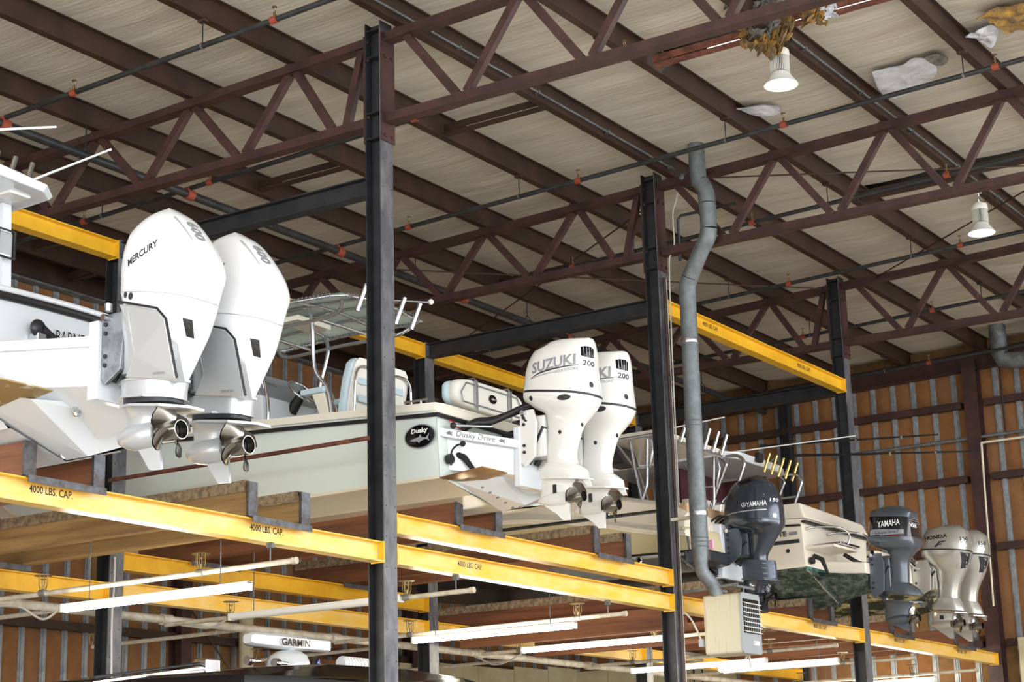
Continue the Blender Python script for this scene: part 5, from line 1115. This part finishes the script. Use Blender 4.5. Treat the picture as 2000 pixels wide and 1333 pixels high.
tubelight(25.17, 12.1, 14.42, 3.89, 'bright tube light just below the heater')
tubelight(28.17, 12.25, 14.45, 4.08, 'bright tube light right of the heater bottom, running to the third column')
tubelight(30.97, 11.7, 14.1, 3.88, 'bright tube light at the lower right, near the end wall')
# ------------------------------------------------------------------ high bay lamps
def highbay(x, y, z, label):
    t = thing('high_bay_lamp', label, 'lamp', (x,y,z), 'high bay lamps')
    B(MB().lathe((x,y,z), [(.178,.006),(.185,0),(.188,.004),(.12,.10),(.10,.14),(.098,.138),(.116,.098),(.178,.006)], 32, cap=False), 'reflector', 'lamp_white', t, 50)
    B(MB().lathe((x,y,z+.085), [(.001,0),(.03,.002),(.055,.015),(.068,.035),(.07,.05),(.001,.05)], 24), 'led_lens', 'led', t, 60)
    B(MB().lathe((x,y,z+.13), [(.105,0),(.10,.01),(.082,.02),(.082,.21),(.10,.215)], 24), 'heat_sink_core', 'galv_dull', t, 50)
    mb = MB()
    for k in range(36):
        a = 2*PI*k/36; mb.bar((x+.092*math.cos(a),y+.092*math.sin(a),z+.15), (x+.092*math.cos(a),y+.092*math.sin(a),z+.34), .004, .03, (math.cos(a),math.sin(a),0))
    B(mb, 'heat_sink_fins', 'lamp_white', t)
    B(MB().lathe((x,y,z+.33), [(.11,0),(.112,.01),(.112,.07),(.10,.085),(.03,.09),(.03,.12),(.001,.12)], 28), 'top_cap', 'lamp_white', t, 40)
    B(MB().tube(catmull([(x,y,z+.44),(x-.02,y,z+.50),(x+.02,y,z+.53),(x,y,z+.58)],4), .008, 6), 'hook', 'chrome', t, 60)
    B(MB().tube(catmull([(x,y,z+.43),(x+.08,y-.06,z+.47),(x+.14,y-.1,z+.58),(x+.1,y-.02,z+.68)],5), .007, 6), 'lamp_cable', 'cable_black', t, 60)
    B(MB().box((x-.03,y-.04,z+.58), (x+.05,y+.05,z+.66)), 'junction_box', 'lamp_white', t, bevel=.006)
highbay(17.33, 7.74, 9.35, 'white high bay lamp hanging from torn insulation at the upper right')
highbay(23.55, 7.72, 9.26, 'white high bay lamp at the right edge under the middle truss')
# ------------------------------------------------------------------ torn insulation and loose plastic under the roof
def rag(name, mat, label, pts, drop, seed, cat='insulation', rows=26, thick=.03, rough=.05):
    """ragged hanging batt: top edge polyline pts, hanging down by drop with a torn lower edge and folds"""
    r = random.Random(seed); top = catmull(pts, 14); m = len(top); F = []; Bk = []
    for i, p in enumerate(top):
        d = drop*(.55+.45*math.sin(PI*(i+.5)/m))*(.72+.55*noise.noise(V((i*.24,seed,1.7)))+.12*r.random())
        rowf = []; rowb = []
        for j in range(rows+1):
            f = j/rows; k = (noise.noise(V((i*.2+seed,j*.24,2.)))*1.6+.7*noise.noise(V((i*.7+seed,j*.7,5.))))*rough*(.3+f)
            q = V((p.x+k*.9+.5*drop*.1*math.sin(i*.9)*f, p.y+k+.04*math.sin(i*1.3+j*.5)*f, p.z-d*f))
            tt = thick*(1-.6*f)*(1+.9*noise.noise(V((i*.6,j*.6,seed)))+.5*noise.noise(V((i*1.7,j*1.7,seed))))
            rowf.append(q-V((tt,tt,0))); rowb.append(q+V((tt,tt,0)))
        F.append(rowf); Bk.append(rowb)
    w = rows+1; vs_ = [q for rr in F for q in rr]+[q for rr in Bk for q in rr]; N = m*w
    fs = [(i*w+j,(i+1)*w+j,(i+1)*w+j+1,i*w+j+1) for i in range(m-1) for j in range(rows)]
    fs2 = [tuple(q+N for q in reversed(f)) for f in fs]
    rim = [(i*w+rows,(i+1)*w+rows,(i+1)*w+rows+N,i*w+rows+N) for i in range(m-1)]+[(j,j+1,j+1+N,j+N) for j in range(rows)]+[((m-1)*w+j,(m-1)*w+j+1,(m-1)*w+j+1+N,(m-1)*w+j+N) for j in range(rows)]
    mb = MB(); mb.add(vs_, fs+fs2+rim); o = B(mb, name, mat, None, 60)
    if label: tag(o, label, cat)
    return o
rag('torn_insulation', 'fluff', 'clump of torn yellow insulation hanging beside the upper high bay lamp', [(17.12,8.08,10.06),(17.14,7.9,10.03),(17.16,7.7,10.06),(17.16,7.5,10.06)], .44, 3, rough=.07, thick=.05)
rag('torn_insulation', 'fluff_grey', 'grey facing of the torn insulation clump above the upper high bay lamp', [(17.04,7.95,10.12),(17.06,7.8,10.1),(17.08,7.62,10.12)], .32, 5, rough=.06, thick=.035)
rag('torn_insulation', 'fluff', 'small torn insulation tuft right of the upper high bay lamp cord', [(17.1,7.35,10.12),(17.14,7.22,10.1),(17.16,7.1,10.1)], .30, 8, rough=.05, thick=.03)
rag('loose_plastic', 'plastic_sheet', 'white plastic strip hanging by the rusty strut at the upper right', [(17.1,7.12,10.1),(17.14,7.06,10.12),(17.18,6.98,10.13)], .26, 11, 'plastic sheet', rough=.015, thick=.004)
rag('torn_insulation', 'fluff_grey', 'torn insulation behind the nearest truss at the top edge', [(16.8,8.1,10.3),(16.9,7.8,10.28),(16.95,7.5,10.3)], .34, 17, rough=.08, thick=.05)
def flap(name, mat, label, pts, cat, lift=.03, seed=1, hang=.06):
    """sheet hanging just under the roof lining, outline pts in (x,y)"""
    cx_ = sum(p[0] for p in pts)/len(pts); cy_ = sum(p[1] for p in pts)/len(pts); n = len(pts)*5; out = catmull([(p[0],p[1],0) for p in pts+[pts[0]]], 5)[:-1]
    rings = 7; vs_ = []
    for k in range(rings+1):
        f = k/rings
        for q in out:
            x = cx_+(q.x-cx_)*f; y = cy_+(q.y-cy_)*f
            z = zb(y)+DP-.075-hang*max(0,1-f)**.5*0-lift*(.6+noise.noise(V((x*5,y*5,seed)))+.6*noise.noise(V((x*13,y*13,seed+3))))
            vs_.append((x,y,z))
    m = len(out); fs = [(k*m+i,k*m+(i+1)%m,(k+1)*m+(i+1)%m,(k+1)*m+i) for k in range(rings) for i in range(m)]
    N = len(vs_); mb = MB(); mb.add(vs_+[(x,y,z+.006) for x,y,z in vs_], fs+[tuple(q+N for q in reversed(f)) for f in fs]); return tag(B(mb, name, mat, None, 60), label, cat)
flap('loose_plastic', 'plastic_sheet', 'large crumpled white plastic patch under the roof at the upper right', [(19.37,7.48),(19.38,7.15),(19.33,6.88),(19.75,6.82),(20.1,7.05),(20.28,7.38),(20.25,7.62),(19.9,7.62)], 'plastic sheet', .022, 4)
flap('loose_plastic', 'plastic_sheet', 'small white plastic scrap beside a purlin, right of the flue pipe top', [(19.30,9.24),(19.4,9.0),(19.6,8.82),(19.8,8.88),(19.85,9.05),(19.6,9.2)], 'plastic sheet', .02, 6)
flap('loose_plastic', 'plastic_sheet', 'white plastic triangle on the purlin at the upper right corner', [(19.05,6.22),(19.0,6.0),(19.1,5.86),(19.42,5.98),(19.5,6.1),(19.3,6.16)], 'plastic sheet', .05, 9)
flap('torn_insulation', 'fluff', 'brown torn roof insulation patch at the upper right corner', [(18.65,5.95),(18.6,5.6),(18.8,5.2),(19.2,5.3),(19.35,5.55),(19.3,5.8),(18.95,5.85)], 'insulation', .06, 13)
flap('torn_insulation', 'fluff_grey', 'small brown lining tear beside the crumpled plastic patch', [(19.38,6.85),(19.36,6.68),(19.6,6.62),(19.74,6.78)], 'insulation', .02, 19)
# ------------------------------------------------------------------ flue pipe and unit heater
t = thing('flue_pipe', 'round galvanised flue pipe with elbows, right of the second column', 'duct', (20.4,10.6,4.4))
R = .108
segs = [[(20.2,10.27,10.45),(20.2,10.27,9.72),(20.21,10.24,9.60)], [(20.21,10.24,9.60),(20.22,10.18,9.46),(20.22,10.17,9.30)], [(20.22,10.17,9.30),(20.25,10.18,8.98)], [(20.25,10.18,8.98),(20.27,10.22,8.86),(20.29,10.32,8.74)], [(20.29,10.32,8.74),(20.36,10.54,8.42)],
        [(20.36,10.54,8.42),(20.39,10.60,8.32),(20.40,10.615,8.18)], [(20.40,10.615,8.18),(20.40,10.625,6.5)], [(20.40,10.625,6.5),(20.40,10.63,4.95)]]
for i, s_ in enumerate(segs): B(MB().tube(catmull(s_, 4) if len(s_) > 2 else s_, R+(.002 if i % 2 else 0), 20), 'elbow' if len(s_) > 2 else 'pipe_section', 'flue', t, 40)
for c, z in (((20.40,10.617),7.55),((20.40,10.622),5.32)): B(MB().lathe((c[0],c[1],z), [(R+.006,0),(R+.008,.01),(R+.008,.05),(R+.006,.06)], 24), 'strap_band', 'alu', t, 40)
for z in (6.52,6.46,4.98,5.03,4.92): B(MB().lathe((20.40,10.626,z), [(R+.003,0),(R+.007,.008),(R+.003,.016)], 24), 'bead', 'flue', t, 40)
B(MB().lathe((20.40,10.63,4.72), [(R-.02,0),(R-.012,.1),(R+.0,.2),(R,.25)], 20), 'crimped_end', 'flue', t, 60)
B(MB().tube(catmull([(20.40,10.63,4.74),(20.42,10.62,4.62),(20.50,10.56,4.50),(20.54,10.52,4.40),(20.56,10.50,4.28)],5), .085, 18), 'elbow', 'flue', t, 40)
B(MB().box((20.36,10.70,5.29), (20.42,11.0,5.33)), 'wall_bracket', 'pipe_white', t)
t = thing('unit_heater', 'rusty cream unit heater with louvres hanging beside the second column', 'heater', (20.7,10.55,3.6))
hx0, hx1, hy0, hy1, hz0, hz1 = 20.47, 20.98, 10.14, 10.66, 3.60, 4.33
def rbox(x0,x1_,y0,y1,z0,z1,r):
    L = []
    for y in (y0,y1):
        loop = []
        for cx_, cz_, a0 in ((x1_-r,z1-r,0),(x0+r,z1-r,PI/2),(x0+r,z0+r,PI),(x1_-r,z0+r,1.5*PI)):
            for k in range(5): a = a0+PI/2*k/4; loop.append((cx_+r*math.cos(a), y, cz_+r*math.sin(a)))
        L.append(loop)
    return MB().loft(L)
B(rbox(hx0,hx1,hy0+.02,hy1,hz0,hz1,.035), 'casing', 'heater', t, 40)
mb = MB(); r_ = rbox(hx0-.004,hx1+.004,hy0,hy0+.03,hz0-.004,hz1+.004,.04); B(r_, 'front_frame', 'heater_grey', t, 40)
B(MB().box((hx0+.04,hy0-.004,hz0+.24), (hx1-.04,hy0+.012,hz1-.07)), 'louvre_recess', 'glass_dark', t)
for i in range(7):
    z = hz0+.26+i*.058; B(MB().bar((hx0+.04,hy0-.022,z), (hx1-.04,hy0-.022,z), .05, .006, (0,-.5,1)), 'louvre_blade', 'lamp_white', t)
for i in range(8):
    x = hx0+.08+i*.05; B(MB().box((x-.003,hy0-.008,hz0+.25), (x+.003,hy0-.005,hz1-.13)), 'louvre_vane', 'heater_grey', t)
lettering('', (hx1-.15,hy0,hz0+.13), (1,0,0), (0,0,1), .16, .05, 'lbl_white', t, 'rating_label', off=.004, flat=([V(p) for p in ((-1,-1,0),(1,-1,0),(1,1,0),(-1,1,0))], [(0,1,2,3)], 2, 2))
lettering('+', (hx1-.21,hy0,hz0+.13), (1,0,0), (0,0,1), .03, .03, 'red', t, bold=.02, off=.008)
for y in (10.22,10.6):
    B(MB().bar((20.5,y,4.42), (21.0,y,4.42), .03, .03), 'hanger_channel', 'galv_dull', t); B(MB().cyl((20.72,y,4.33), (20.72,y,4.42), .008, n=6), 'hanger_rod', 'galv_dull', t)
B(MB().bar((20.52,10.2,4.44), (20.52,11.0,4.40), .035, .035), 'hanger_channel', 'galv_dull', t)
B(MB().cyl((20.50,10.99,4.86), (20.52,10.5,4.44), .014, n=8), 'stay_rod', 'galv_dull', t, 60)
B(MB().box((20.44,10.68,3.70), (20.52,10.74,3.80)), 'plug_box', 'heater_grey', t, bevel=.008)
B(MB().tube([(20.5,10.72,3.55),(20.5,10.9,3.54),(20.5,10.99,3.54)], .014, 8), 'gas_pipe', 'pipe_grey', t, 60)
# conduits and cables running down the second column
for dx, dy, r_, m_, lb in ((.06,-.045,.022,'purlin_brown','rusty pipe strapped down the front of the column beside the flue'),(.13,-.03,.012,'cable','thin grey cable down the front of the column beside the flue')):
    x = PX[2]+dx; y = YF+dy; tag(B(MB().cyl((x,y,2.0), (x,y,8.5), r_, n=8), 'conduit', m_, None, 60), lb, 'pipe')
cable('power_cable', [(20.48,10.72,3.78),(20.47,10.76,3.9),(20.46,10.84,4.06),(20.45,10.93,4.14),(20.44,10.97,4.02),(20.44,10.97,3.7),(20.45,10.97,3.2),(20.45,10.97,2.4)], .013, 'cable', 'looped grey power cable from the heater to the column')
cable('conduit_cable', [(20.50,10.72,9.86),(20.49,10.74,9.6),(20.46,10.80,9.35),(20.46,10.80,8.95),(20.47,10.86,8.82),(20.47,10.9,8.6),(20.47,10.92,7.2),(20.47,10.93,5.5)], .010, 'cable', 'thin cable curling down beside the head of the second column')
B_ = MB(); B_.tube([(20.52,9.9,9.33),(20.52,10.72,9.33),(20.52,10.76,9.28),(20.52,10.76,8.72)], .02, 8); tag(B(B_, 'drop_pipe', 'pipe_black', None, 60), 'dark bent drop pipe between the second column and the flue pipe', 'pipe')
mb = MB(); mb.sphere((20.45,10.62,9.82), .06, 12); tag(B(mb, 'junction_box', 'galv_dull', None, 60), 'round grey junction box on the purlin above the second column', 'junction box')
# loose cables along the rack mains
cable('lamp_wire', [(12.5,13.45,3.78),(12.6,13.8,3.70),(12.66,14.2,3.86),(12.7,14.6,3.90),(12.7,14.9,3.84),(12.72,15.2,4.0)], .012, 'cable', 'loose white wire behind the left end of the lower left tube light')
cable('lamp_wire', [(15.74,14.2,3.99),(15.74,14.5,3.9),(15.75,14.8,3.94),(15.75,15.1,4.0)], .012, 'cable', 'white wire at the left end of the unlit tube fixture')
cable('lamp_wire', [(21.63,13.98,4.0),(21.7,14.4,3.86),(21.8,14.7,3.84),(21.9,14.9,3.9),(22.0,15.2,4.02)], .012, 'cable', 'white wire sagging at the left end of the tube light by the heater')
cable('lamp_wire', [(14.45,14.72,2.2),(14.44,14.72,3.2),(14.43,14.73,3.9),(14.44,14.72,4.3),(14.45,14.73,4.6)], .012, 'cable', 'white cable running down the rear column at left')
cable('lamp_wire', [(25.17,12.5,3.84),(25.17,12.45,3.95),(25.18,12.4,4.04),(25.1,12.35,3.96),(25.08,12.32,3.8)], .018, 'cable', 'white cord looped over the tube light below the heater')
